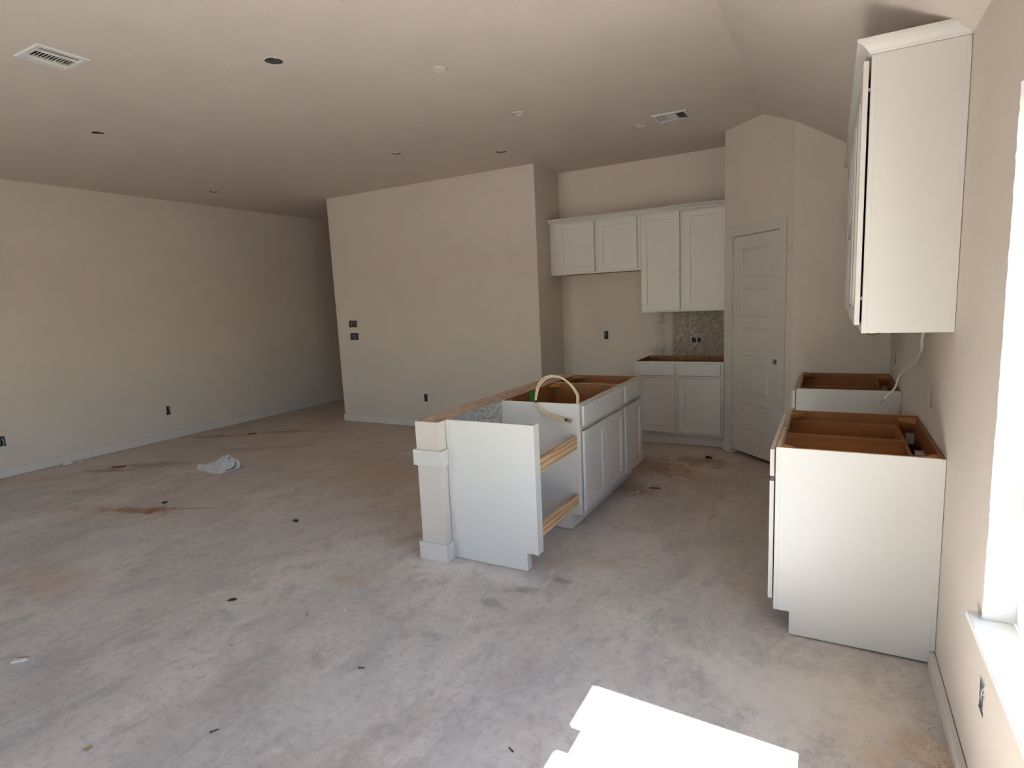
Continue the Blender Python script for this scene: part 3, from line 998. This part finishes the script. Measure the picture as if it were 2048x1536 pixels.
GX, GY = (1, 0, 0), (0, 1, 0)
wall_box('open outlet box low on the left wall, cut by the left edge of the photo', (XL, LB[0][0], LB[0][1]), (0, 1, 0), (1, 0, 0), .056, .106, M_blue, 4)
wall_box('open outlet box low on the left wall, farther back towards the hall', (XL, LB[1][0], LB[1][1]), (0, 1, 0), (1, 0, 0), .056, .112, M_blue, 3)
wall_box('upper of two wide switch boxes full of wires on the living room wall', (WB[0][0], YW, WB[0][1]), GX, (0, -1, 0), .150, .096, M_black, 9, 'switch_box', M_wireb, 3)
wall_box('lower of two wide switch boxes full of wires on the living room wall', (WB[1][0], YW, WB[1][1]), GX, (0, -1, 0), .150, .096, M_black, 9, 'switch_box', M_wireb, 3)
wall_box('open outlet box low on the living room wall, left of the peninsula', (WB[2][0], YW, WB[2][1]), GX, (0, -1, 0), .058, .098, M_black, 3)
wall_box('open outlet box on the kitchen back wall in the refrigerator space', (KB[0][0], YK, KB[0][1]), GX, (0, -1, 0), .054, .098, M_black, 2)
wall_box('sideways outlet box with a looped wire on the unpainted backsplash', (KB[1][0], YK, KB[1][1]), GX, (0, -1, 0), .104, .058, M_black, 1)
wall_box('open outlet box on the window wall just above the near base cabinet', (0, RB[0][0], RB[0][1]), (0, 1, 0), (-1, 0, 0), .056, .100, M_galv, 3)
wall_box('open outlet box on the window wall above the farther base cabinet', (0, RB[1][0], RB[1][1]), (0, 1, 0), (-1, 0, 0), .056, .090, M_black, 2)
wall_box('open grey outlet box below the window sill', (0, RB[2][0], RB[2][1]), (0, 1, 0), (-1, 0, 0), .056, .098, M_galv, 3, depth=.045)

# ------------------------------------------------------------------ ceiling cans and registers
CL = ['open can light hole with white brackets, near the top middle of the ceiling', 'can light hole holding crumpled paper, nearest the slope at the top',
      'can light hole above the peninsula, right of the middle', 'can light hole in the ceiling in front of the living room wall corner',
      'can light hole beside the small ceiling register', 'open can light hole in front of the big register, over the living room',
      'small can light hole above the living room wall', 'farthest can light hole, over the hall entrance']
for i, (x, y, r) in enumerate(CANS):
    t0 = thing('can_light_housing', CL[i], 'ceiling light housing', (x, y, ZC), 'open can light housings in the ceiling')
    R_ = r + .004
    bm = bmesh.new(); n = 28; hh = .13
    a = [bm.verts.new((x + math.cos(2 * math.pi * k / n) * R_, y + math.sin(2 * math.pi * k / n) * R_, ZC + .0015)) for k in range(n)]
    b_ = [bm.verts.new((x + math.cos(2 * math.pi * k / n) * R_, y + math.sin(2 * math.pi * k / n) * R_, ZC + hh)) for k in range(n)]
    for k in range(n):
        bm.faces.new((a[k], a[(k + 1) % n], b_[(k + 1) % n], b_[k]))
    bm.faces.new(b_)
    obj('can', bm, M_canl if i in (1, 2, 4) else M_canm, t0)
    # raised burr of joint compound round the hole
    bm = bmesh.new()
    rr = random.Random(i)
    ringp = [(x + math.cos(2 * math.pi * k / 22) * (r + rr.uniform(-.001, .002)), y + math.sin(2 * math.pi * k / 22) * (r + rr.uniform(-.001, .002)), ZC - rr.uniform(.000, .002)) for k in range(23)]
    tube(bm, ringp, .0026, 5, 1, smooth=False)
    obj('hole_rim', bm, M_ceil, t0)
    # bracket with lamp holder
    ang = rr.uniform(.2, 1.2); ca, sa = math.cos(ang), math.sin(ang)
    Mt = Matrix(((ca, -sa, 0, x), (sa, ca, 0, y), (0, 0, 1, ZC), (0, 0, 0, 1)))
    bm = B((-.006, .006, -r * .9, r * .9, .022, .025), (-.006, .006, -r * .9, -r * .9 + .003, .004, .024), M=Mt)
    obj('bracket', bm, M_galv, t0)
    bm = bmesh.new()
    tube(bm, [Mt @ Vector(p) for p in ((-r * .6, -.01, .09), (-r * .4, .02, .05), (r * .2, .01, .02), (r * .4, -.02, .035), (r * .5, -.01, .08))], .0035, 6, 4)
    obj('wire', bm, M_wirew, t0)
    if i in (1, 2, 3, 4, 6, 7):      # crumpled masking paper pushed into the can
        bm = bmesh.new()
        bmesh.ops.create_icosphere(bm, subdivisions=3, radius=r * .84)
        for v in bm.verts:
            v.co = Vector((v.co.x, v.co.y, v.co.z * .35)) * (1 + .55 * mnoise.noise(v.co * 45 + Vector((i, 0, 0))))
            v.co += Vector((x + (rr.uniform(-.01, .01)), y - r * .12, ZC + r * .34))
        obj('masking_paper', bm, M_paper, t0)

def register(label, x, y, w, h, bands_axis, plan):
    r = thing('ceiling_register', label, 'air vent', (x, y, ZC))
    f = .030
    x0, x1, y0, y1 = x - w / 2, x + w / 2, y - h / 2, y + h / 2
    z0, z1 = ZC - .008, ZC - .0005
    bm = bmesh.new()
    # sloped flange
    o4 = [(x0, y0), (x1, y0), (x1, y1), (x0, y1)]
    i4 = [(x0 + f, y0 + f), (x1 - f, y0 + f), (x1 - f, y1 - f), (x0 + f, y1 - f)]
    m4 = [(x0 + .006, y0 + .006), (x1 - .006, y0 + .006), (x1 - .006, y1 - .006), (x0 + .006, y1 - .006)]
    rings = [[bm.verts.new((*p, z1)) for p in o4], [bm.verts.new((*p, z0)) for p in m4], [bm.verts.new((*p, z0)) for p in i4], [bm.verts.new((*p, z0 + .012)) for p in i4]]
    for a, b_ in zip(rings, rings[1:]):
        for k in range(4):
            j = (k + 1) % 4
            bm.faces.new((a[k], a[j], b_[j], b_[k]))
    obj('flange', bm, M_vent, r)
    obj('duct_box', B((x0 + f - .002, x1 - f + .002, y0 + f - .002, y0 + f, ZC, ZC + .10), (x0 + f - .002, x1 - f + .002, y1 - f, y1 - f + .002, ZC, ZC + .10),
                      (x0 + f - .002, x0 + f, y0 + f, y1 - f, ZC, ZC + .10), (x1 - f, x1 - f + .002, y0 + f, y1 - f, ZC, ZC + .10),
                      (x0 + f, x1 - f, y0 + f, y1 - f, ZC + .098, ZC + .1)), M_ventd, r)
    ix0, ix1, iy0, iy1 = x0 + f, x1 - f, y0 + f, y1 - f
    # three bands stacked along bands_axis (x); slats of 'across' bands run along x, 'along' bands run along y
    tot = sum(p_[3] for p_ in plan); xa = ix0
    for b0, (kind, n, tilt, wgt) in enumerate(plan):
        bw = (ix1 - ix0) * wgt / tot
        a, c = xa + .003, xa + bw - .003
        xm = xa; xa += bw
        if b0:
            obj('divider', B((xm - .003, xm + .003, iy0, iy1, ZC - .007, ZC + .004)), M_vent, r)
        for k in range(n):
            if kind == 'across':
                yy = iy0 + (iy1 - iy0) * (k + .5) / n
                hh = (iy1 - iy0) / n * .62
                M = Matrix.Translation(((a + c) / 2, yy, ZC)) @ Matrix.Rotation(tilt, 4, 'X')
                bm = B((-(c - a) / 2, (c - a) / 2, -hh / 2, hh / 2, -.0006, .0006), M=M)
            else:
                xx = a + (c - a) * (k + .5) / n
                hh = (c - a) / n * (.95 if tilt < -1 else .7)
                M = Matrix.Translation((xx, (iy0 + iy1) / 2, ZC)) @ Matrix.Rotation(tilt, 4, 'Y')
                bm = B((-hh / 2, hh / 2, -(iy1 - iy0) / 2, (iy1 - iy0) / 2, -.0006, .0006), M=M)
            obj('slat', bm, M_vent, r)
    return r
reg1 = register('large square white ceiling register at the upper left of the ceiling', *VENTS[0], 'x',
         [('along', 4, math.radians(-62), .22), ('across', 12, math.radians(62), .50), ('along', 6, math.radians(20), .28)])
bm = B((VENTS[0][0] - .122, VENTS[0][0] - .117, VENTS[0][1] - .03, VENTS[0][1] - .018, ZC - .028, ZC - .008))
obj('damper_lever', bm, M_vent, reg1)
reg2 = register('small white three part ceiling register above the kitchen, beside a can light hole', *VENTS[1], 'x',
         [('along', 6, math.radians(-5), 1), ('across', 9, math.radians(75), 1), ('along', 6, math.radians(60), 1)])
obj('damper_lever', B((VENTS[1][0] - .11, VENTS[1][0] - .104, VENTS[1][1] + .09, VENTS[1][1] + .104, ZC - .024, ZC - .008)), M_vent, reg2)

# ------------------------------------------------------------------ hose, cables, tape
hs = thing('flexible_hose', 'looped tan flexible tubing with brass fittings hanging over the sink cabinet side', 'hose', (-2.0, 3.48, .876))
hp = [(-1.905, 3.530, .66), (-1.880, 3.520, .80), (-1.862, 3.510, .915), (-1.872, 3.495, .962), (-1.899, 3.482, 1.006), (-1.940, 3.478, 1.039), (-1.979, 3.477, 1.055), (-2.026, 3.476, 1.060),
      (-2.074, 3.475, 1.047), (-2.117, 3.474, 1.011), (-2.137, 3.473, .969), (-2.149, 3.472, .921), (-2.150, 3.471, .886),
      (-2.128, 3.468, .853), (-2.103, 3.467, .822), (-2.063, 3.466, .800), (-2.012, 3.465, .786), (-1.965, 3.464, .776), (-1.935, 3.464, .772)]
for k, off in enumerate((-.0045, .0045)):
    bm = bmesh.new()
    ctr = Vector((-2.0, 3.48, .91))
    q = []
    for i, p in enumerate(hp):
        p = Vector(p); rad = (p - ctr); rad.y = 0; rad.normalize()
        q.append(p + rad * off * (1 + .5 * math.sin(i * .9)) + Vector((0, -.004 * k, 0)))
    tube(bm, q, .0052, 8, 6)
    obj('tube', bm, M_wiret, hs, smooth=True)
bm = bmesh.new(); tube(bm, [(-2.152, 3.471, .893), (-2.147, 3.470, .876)], .0105, 10, 1); obj('clamp', bm, M_rubber, hs)
bm = bmesh.new(); tube(bm, [(-1.940, 3.464, .773), (-1.921, 3.464, .768)], .0098, 10, 1); obj('clamp', bm, M_rubber, hs)
bm = bmesh.new(); tube(bm, [(-1.921, 3.466, .764), (-1.903, 3.466, .756)], .0068, 8, 1); tube(bm, [(-1.905, 3.466, .757), (-1.898, 3.466, .763)], .008, 6, 1); obj('fitting', bm, M_brass, hs)
bm = bmesh.new(); tube(bm, [(-1.921, 3.464, .772), (-1.900, 3.463, .771)], .0045, 8, 1); tube(bm, [(-1.898, 3.463, .768), (-1.890, 3.463, .776)], .0065, 6, 1); obj('fitting', bm, M_galv, hs)

bm = bmesh.new()
g4 = [[(-2.4215, 3.900 + .118 * j / 6, .868 - .075 * i / 5) for i in range(6)] for j in range(7)]
vv = [[bm.verts.new(Vector(p) + Vector((.004 * mnoise.noise(Vector((i, j, 0)) * .7) + .002, (.010 * i / 5), -.004 * j / 6))) for i, p in enumerate(row)] for j, row in enumerate(g4)]
for j in range(6):
    for i in range(5):
        bm.faces.new((vv[j][i], vv[j + 1][i], vv[j + 1][i + 1], vv[j][i + 1]))
o = obj('green_tape', bm, M_green); md = o.modifiers.new('t', 'SOLIDIFY'); md.thickness = .0006
tag(o, 'bright green tape tag stuck inside the back of the sink cabinet', 'tape')

bm = bmesh.new()
tube(bm, [(-.016, 3.40, 1.392), (-.016, 3.41, 1.36), (-.018, 3.42, 1.324), (-.021, 3.44, 1.286), (-.018, 3.46, 1.235), (-.024, 3.54, 1.185), (-.032, 3.60, 1.144), (-.052, 3.70, 1.105), (-.070, 3.735, 1.082),
          (-.082, 3.75, 1.050), (-.094, 3.76, 1.0), (-.114, 3.77, .966), (-.139, 3.78, .930)], .0056, 8, 6, .6)
cb = obj('power_cable', bm, M_wirew, smooth=True)
tag(cb, 'white power cable hanging from under the near wall cabinet into the range gap', 'cable')
bm = bmesh.new(); tube(bm, [(-.1375, 3.7795, .932), (-.156, 3.786, .904)], .0030, 6, 1); tube(bm, [(-.1375, 3.783, .930), (-.153, 3.790, .908)], .0030, 6, 1)
obj('stripped_end', bm, M_copper, cb)

bm = bmesh.new()
tube(bm, [(-1.752, 6.555, 1.392), (-1.751, 6.548, 1.345), (-1.758, 6.546, 1.24), (-1.764, 6.545, 1.165), (-1.742, 6.545, 1.130), (-1.708, 6.543, 1.095), (-1.692, 6.540, 1.048), (-1.704, 6.541, .998), (-1.73, 6.545, .972), (-1.766, 6.55, .948)], .0032, 6, 6)
tag(obj('backsplash_wire', bm, M_wirew, smooth=True), 'thin pale wire hanging from the tall back wall cabinet over the sideways box', 'cable')
bm = bmesh.new()
tube(bm, [(-.28, 3.10, 1.392), (-.275, 3.07, 1.355), (-.25, 3.02, 1.345), (-.22, 2.98, 1.36), (-.20, 2.96, 1.392)], .0026, 6, 6)
tag(obj('under_cabinet_wire', bm, M_chipb, smooth=True), 'brown loop of wire under the near wall cabinet', 'cable')

# ------------------------------------------------------------------ bag and debris on the floor
bm = bmesh.new()
# crumpled bag built as a folded shell over a heap: rows across the bag
bv = {}
core = {'L': (-6.125, 3.525, .0), 'L2': (-6.165, 3.570, .034), 'N': (-6.140, 3.600, .012), 'T3': (-5.975, 3.630, .062), 'T2': (-5.824, 3.630, .132), 'T': (-5.733, 3.630, .154),
        'S': (-5.759, 3.600, .128), 'R0': (-5.720, 3.660, .108), 'RM': (-5.685, 3.700, .079), 'RL': (-5.657, 3.690, .027), 'R2': (-5.664, 3.675, .004), 'R1': (-5.669, 3.610, .002),
        'FP': (-5.699, 3.465, .001), 'F2': (-5.850, 3.475, .001), 'F1': (-6.030, 3.495, .001), 'M': (-5.830, 3.555, .048), 'M2': (-6.020, 3.565, .026), 'Q': (-5.690, 3.610, .058),
        'B1': (-5.72, 3.78, .0), 'B2': (-5.93, 3.77, .0), 'B3': (-6.10, 3.68, .0)}
for k, p in core.items():
    bv[k] = bm.verts.new(p)
for tr in (('L', 'F1', 'M2'), ('L', 'M2', 'L2'), ('L2', 'M2', 'N'), ('N', 'M2', 'T3'), ('M2', 'F1', 'F2'), ('M2', 'F2', 'M'), ('M2', 'M', 'T3'), ('F2', 'FP', 'M'), ('M', 'FP', 'S'),
           ('M', 'S', 'T2'), ('T3', 'M', 'T2'), ('T2', 'S', 'T'), ('S', 'FP', 'Q'), ('S', 'Q', 'R0'), ('T', 'S', 'R0'), ('Q', 'FP', 'R1'), ('Q', 'R1', 'R2'), ('Q', 'R2', 'RL'), ('Q', 'RL', 'RM'),
           ('R0', 'Q', 'RM'), ('T', 'R0', 'B1'), ('R0', 'RM', 'B1'), ('RM', 'RL', 'B1'), ('RL', 'R2', 'B1'), ('T', 'B1', 'T2'), ('T2', 'B1', 'B2'), ('T2', 'B2', 'T3'), ('T3', 'B2', 'B3'),
           ('T3', 'B3', 'N'), ('N', 'B3', 'L2'), ('L2', 'B3', 'L')):
    bm.faces.new([bv[k] for k in tr])
bmesh.ops.subdivide_edges(bm, edges=bm.edges[:], cuts=3, use_grid_fill=True)
bmesh.ops.triangulate(bm, faces=bm.faces[:])
for v in bm.verts:
    n_ = mnoise.noise(v.co * 16) * .006 + mnoise.noise(v.co * 38) * .004
    k = min(1, v.co.z / .03)
    v.co += Vector((n_, -n_ * .6, abs(n_) * .6)) * k
    v.co.z = max(v.co.z, .001)
bag = obj('plastic_bag', bm, M_bag)
tag(bag, 'crumpled white plastic bag with black print lying on the open floor', 'bag')
bm = bmesh.new()
def stroke(p, q, w=.005):
    # thin printed stroke laid onto the bag
    p, q = Vector(p), Vector(q)
    d = (q - p).normalized(); s = d.cross(Vector((.6, -.6, .5))).normalized() * w / 2
    nn = Vector((.55, -.65, .5)).normalized() * .004
    f = [bm.verts.new(x) for x in (p - s + nn, p + s + nn, q + s + nn, q - s + nn)]
    f2 = [bm.verts.new(v.co - nn * .2) for v in f]
    bm.faces.new(f); bm.faces.new(f2[::-1])
    for i in range(4):
        bm.faces.new((f[i], f2[i], f2[(i + 1) % 4], f[(i + 1) % 4]))
dg = bpy.context.evaluated_depsgraph_get(); dg.update()
from mathutils.bvhtree import BVHTree
bt = BVHTree.FromObject(bag, dg)
def onbag(u, v):
    cpos = Vector((-.415, 0, 1.5684))
    tgt = Vector((u, 3.56, v))
    h = bt.ray_cast(cpos, (tgt - cpos).normalized())
    return h[0] if h[0] else None
def mark(u0, v0, u1, v1, w):
    a, b_ = onbag(u0, v0), onbag(u1, v1)
    if a and b_:
        stroke(a, b_, w)
mark(-5.612, .163, -5.652, .134, .007)
ink = [(-5.546, .115), (-5.530, .096), (-5.552, .075), (-5.542, .068), (-5.572, .060), (-5.562, .050), (-5.590, .045), (-5.600, .032), (-5.624, .031), (-5.640, .018), (-5.664, .017), (-5.682, .006), (-5.702, .009)]
for k in range(len(ink) - 1):
    (u0, v0), (u1, v1) = ink[k], ink[k + 1]
    dx = random.uniform(-.008, .008); dz = random.uniform(-.004, .008)
    for q in range(4):
        f = q / 4; uu = u0 + (u1 - u0) * f; vv0 = v0 + (v1 - v0) * f + .004
        mark(uu + random.uniform(-.004, .004), vv0 - random.uniform(.0, .007), uu + random.uniform(-.004, .004), vv0 + random.uniform(.003, .011), random.uniform(.002, .0035))
    mark(u0 + dx - .008, v0 + dz, u1 + dx - .006, v1 + dz, random.uniform(.002, .004))
if len(bm.verts):
    obj('print', bm, M_ink, bag)

def crumple(name, label, cat, c, size, mat, seed=0, group=None):
    bm = bmesh.new()
    bmesh.ops.create_icosphere(bm, subdivisions=3, radius=1)
    for v in bm.verts:
        n_ = 1 + .5 * mnoise.noise(v.co * 1.7 + Vector((seed * 3.1, 0, 0))) + .3 * mnoise.noise(v.co * 4 + Vector((0, seed, 0)))
        v.co = Vector((v.co.x * size[0] * n_, v.co.y * size[1] * n_, max(-.98, v.co.z) * size[2] * n_))
    zmin = min(v.co.z for v in bm.verts)
    a = seed * 1.3
    for v in bm.verts:
        x, y = v.co.x, v.co.y
        v.co.x = x * math.cos(a) - y * math.sin(a); v.co.y = x * math.sin(a) + y * math.cos(a)
        v.co.z -= zmin - .0005
        v.co += Vector((c[0], c[1], 0))
    return tag(obj(name, bm, mat), label, cat, group)

pw = crumple('paper_scrap', 'crumpled white paper lying against the left wall baseboard', 'paper', (-7.765, 3.085), (.055, .028, .014), M_chipw, 1)
crumple('paper_scrap', 'thin curl of white paper beside the crumpled one at the left baseboard', 'paper', (-7.735, 3.195), (.045, .016, .008), M_paper, 0)

def slab_piece(name, label, cat, c, l, w, h, ang, mat, group=None, taper=0.0):
    bm = bmesh.new()
    rr = random.Random(int(abs(c[0] * 1000)))
    pts = [(-l / 2, -w / 2), (-l * .1, -w / 2 * rr.uniform(.8, 1.05)), (l / 2, -w / 2 * (1 - taper)), (l / 2 * rr.uniform(.9, 1), w / 2 * (1 - taper)), (l * .05, w / 2 * rr.uniform(.8, 1)), (-l / 2 * rr.uniform(.9, 1), w / 2)]
    ca, sa = math.cos(math.radians(ang)), math.sin(math.radians(ang))
    pts = [(c[0] + x * ca - y * sa, c[1] + x * sa + y * ca) for x, y in pts]
    prism(bm, pts, .0006, h, 2)
    return tag(obj(name, bm, mat, None, .0008), label, cat, group)
SC = 'scraps on the floor'
slab_piece('wood_scrap', 'brown strip of wood on the floor left of the plastic bag', 'wood scrap', (-7.05, 3.245), .13, .035, .010, 32, M_chipb)
slab_piece('wood_scrap', 'small brown block of wood on the floor near the hall entrance', 'wood scrap', (-7.00, 4.86), .10, .05, .012, 35, M_chipb)
ts = slab_piece('trim_offcut', 'pale wedge shaped offcut with a brown edge near the lower left corner', 'offcut', (-3.71, 1.072), .062, .032, .010, 40, M_chipw, taper=.6)
obj('broken_edge', B(*[(-.030 + .009 * k, -.023 + .009 * k, .0125 - .0014 * k, .0185 + .002 * (k % 3), .001, .011) for k in range(6)], M=Matrix.Translation((-3.71, 1.072, 0)) @ Matrix.Rotation(math.radians(40), 4, 'Z')), M_chipt, ts)
slab_piece('wood_scrap', 'brown chip of wood on the kitchen floor in front of the small peninsula cabinet', 'wood scrap', (-1.630, 4.530), .085, .022, .008, 10, M_chipb)
dw_ = slab_piece('drywall_scrap', 'brown paper drywall scrap with a white tip on the kitchen floor', 'drywall scrap', (-1.705, 4.40), .055, .020, .007, 75, M_chipt)
obj('white_tip', B((-1.735, -1.722, 4.372, 4.388, .001, .016)), M_chipw, dw_)
crumple('dark_clump', 'dark brown clump on the floor in front of the pantry door', 'debris', (-1.395, 5.58), (.040, .014, .008), M_chipd, 2)
crumple('dark_clump', 'dark crumbly clump on the open floor left of the half wall', 'debris', (-3.89, 2.852), (.026, .012, .008), M_chipd, 0)
crumple('twig_scrap', 'twisted dark brown scrap on the open floor below the dark clump', 'debris', (-3.272, 1.869), (.022, .008, .006), M_chipd, 3)
crumple('paper_scrap', 'shredded white paper scrap on the floor left of the peninsula end', 'paper', (-2.606, 2.040), (.016, .008, .004), M_chipw, 4)
crumple('leaf_scrap', 'small brown curled scrap at the bottom edge of the floor', 'debris', (-2.78, .915), (.016, .007, .004), M_chipt, 1)
crumple('tan_chip', 'tan chip on the floor below the white paper scrap', 'debris', (-2.76, 1.93), (.010, .006, .004), M_chipt, 2)
crumple('dark_clump', 'small dark brown crumb beside the rust stain on the left floor', 'debris', (-5.34, 2.72), (.022, .010, .007), M_chipd, 1)

def screw(label, c, ang, l=.030):
    bm = bmesh.new()
    ca, sa = math.cos(math.radians(ang)), math.sin(math.radians(ang))
    p0 = Vector((c[0], c[1], .0035)); d = Vector((ca, sa, 0))
    tube(bm, [p0, p0 + d * l], .0016, 6, 1, smooth=False)
    for k in range(7):
        q = p0 + d * (l * (.25 + k * .1)); tube(bm, [q, q + d * .0012], .0024, 6, 1, smooth=False)
    tube(bm, [p0, p0 + d * .002], .0040, 8, 1, smooth=False)
    return tag(obj('drywall_screw', bm, M_chipd), label, 'screw', 'loose dark screws on the floor')
screw('dark screw on the floor left of the sunlit patch', (-2.195, 1.708), 20)
screw('dark screw on the floor at the bottom left of the middle', (-2.435, 1.168), 60)
screw('dark screw close to the bottom edge, left of the sunlit patch', (-1.352, 1.578), 150, .026)

# fine rubble: nobody could count it
def rubble(name, label, spots, mat, seed, xa=XL + .05, xb=-.43):
    rr = random.Random(seed)
    bm = bmesh.new()
    for (cx0, cy0, sx, sy, n, smin, smax) in spots:
        for k in range(n):
            x = rr.gauss(cx0, sx); y = rr.gauss(cy0, sy)
            if not (xa < x < xb and -1 < y < 6.4):
                continue
            if -2.64 < x < -1.86 and 2.68 < y < 4.9 or x > -.60 and 2.70 < y < 5.4:
                continue
            s = rr.uniform(smin, smax)
            v = [bm.verts.new((x + rr.uniform(-s, s), y + rr.uniform(-s, s), .0004)) for _ in range(3)] + [bm.verts.new((x, y, s * rr.uniform(.5, 1)))]
            for f in ((0, 1, 2), (0, 1, 3), (1, 2, 3), (0, 2, 3)):
                bm.faces.new([v[i] for i in f])
    o_ = obj(name, bm, mat); o_['kind'] = 'stuff'; o_['label'] = label; o_['category'] = 'debris'
    return o_
rubble('sand_grains', 'brown sand and masonry grit scattered along the foot of the window wall',
       [(-.05, 1.90, .035, .24, 900, .0012, .0045), (-.14, 2.15, .08, .12, 200, .001, .003), (-.30, 2.25, .14, .15, 120, .001, .0025)], M_gravel, 3, -.42, -.032)
rubble('dark_crumbs', 'fine dark brown crumbs scattered over the concrete floor',
       [(-.15, 2.05, .10, .2, 90, .001, .003), (-.06, 1.9, .03, .2, 160, .001, .0035), (-1.6, 5.0, .4, .5, 40, .003, .009), (-4.5, 2.8, 1.4, .8, 60, .002, .007), (-2.2, 1.9, .8, .5, 60, .001, .003),
        (-.6, 2.3, .25, .2, 40, .001, .003), (-6.4, 3.6, .8, .7, 40, .003, .009)], M_chipd, 5)
rubble('white_crumbs', 'fine white drywall crumbs scattered over the concrete floor',
       [(-1.7, 2.2, .7, .4, 110, .0008, .0028), (-3.2, 1.7, .8, .5, 60, .001, .003), (-2.3, 2.6, .3, .15, 50, .001, .003), (-.35, 2.2, .2, .15, 30, .0008, .0022),
        (-4.6, 2.6, 1.2, .7, 30, .002, .004), (-1.6, 5.1, .4, .5, 20, .002, .005)], M_chipw, 6)

# ------------------------------------------------------------------ outside
gm = paint('bare_ground', (0.37, 0.335, 0.29), .95, 0, .1, .12)
struct('ground', B((-30, 40, -30, 30, -.32, -.20)), gm)
em = paint('soffit_paint', (0.62, 0.59, 0.54), .7, 0, .2)
EX = .66; EZ = (EX + 1.21) * 1.309
struct('roof_eave', B((.13, EX, YB - .5, YF, EZ, EZ + .05), (EX - .03, EX, YB - .5, YF, EZ - .0, EZ + .16)), em)
o = bpy.data.objects['roof_eave']
obj('eave_shadow_block', B((EX - .03, EX + .01, 1.553, 1.694, EZ - .052, EZ + .0)), em, o)  # unseen block added under the eave to cast the step in the sun patch
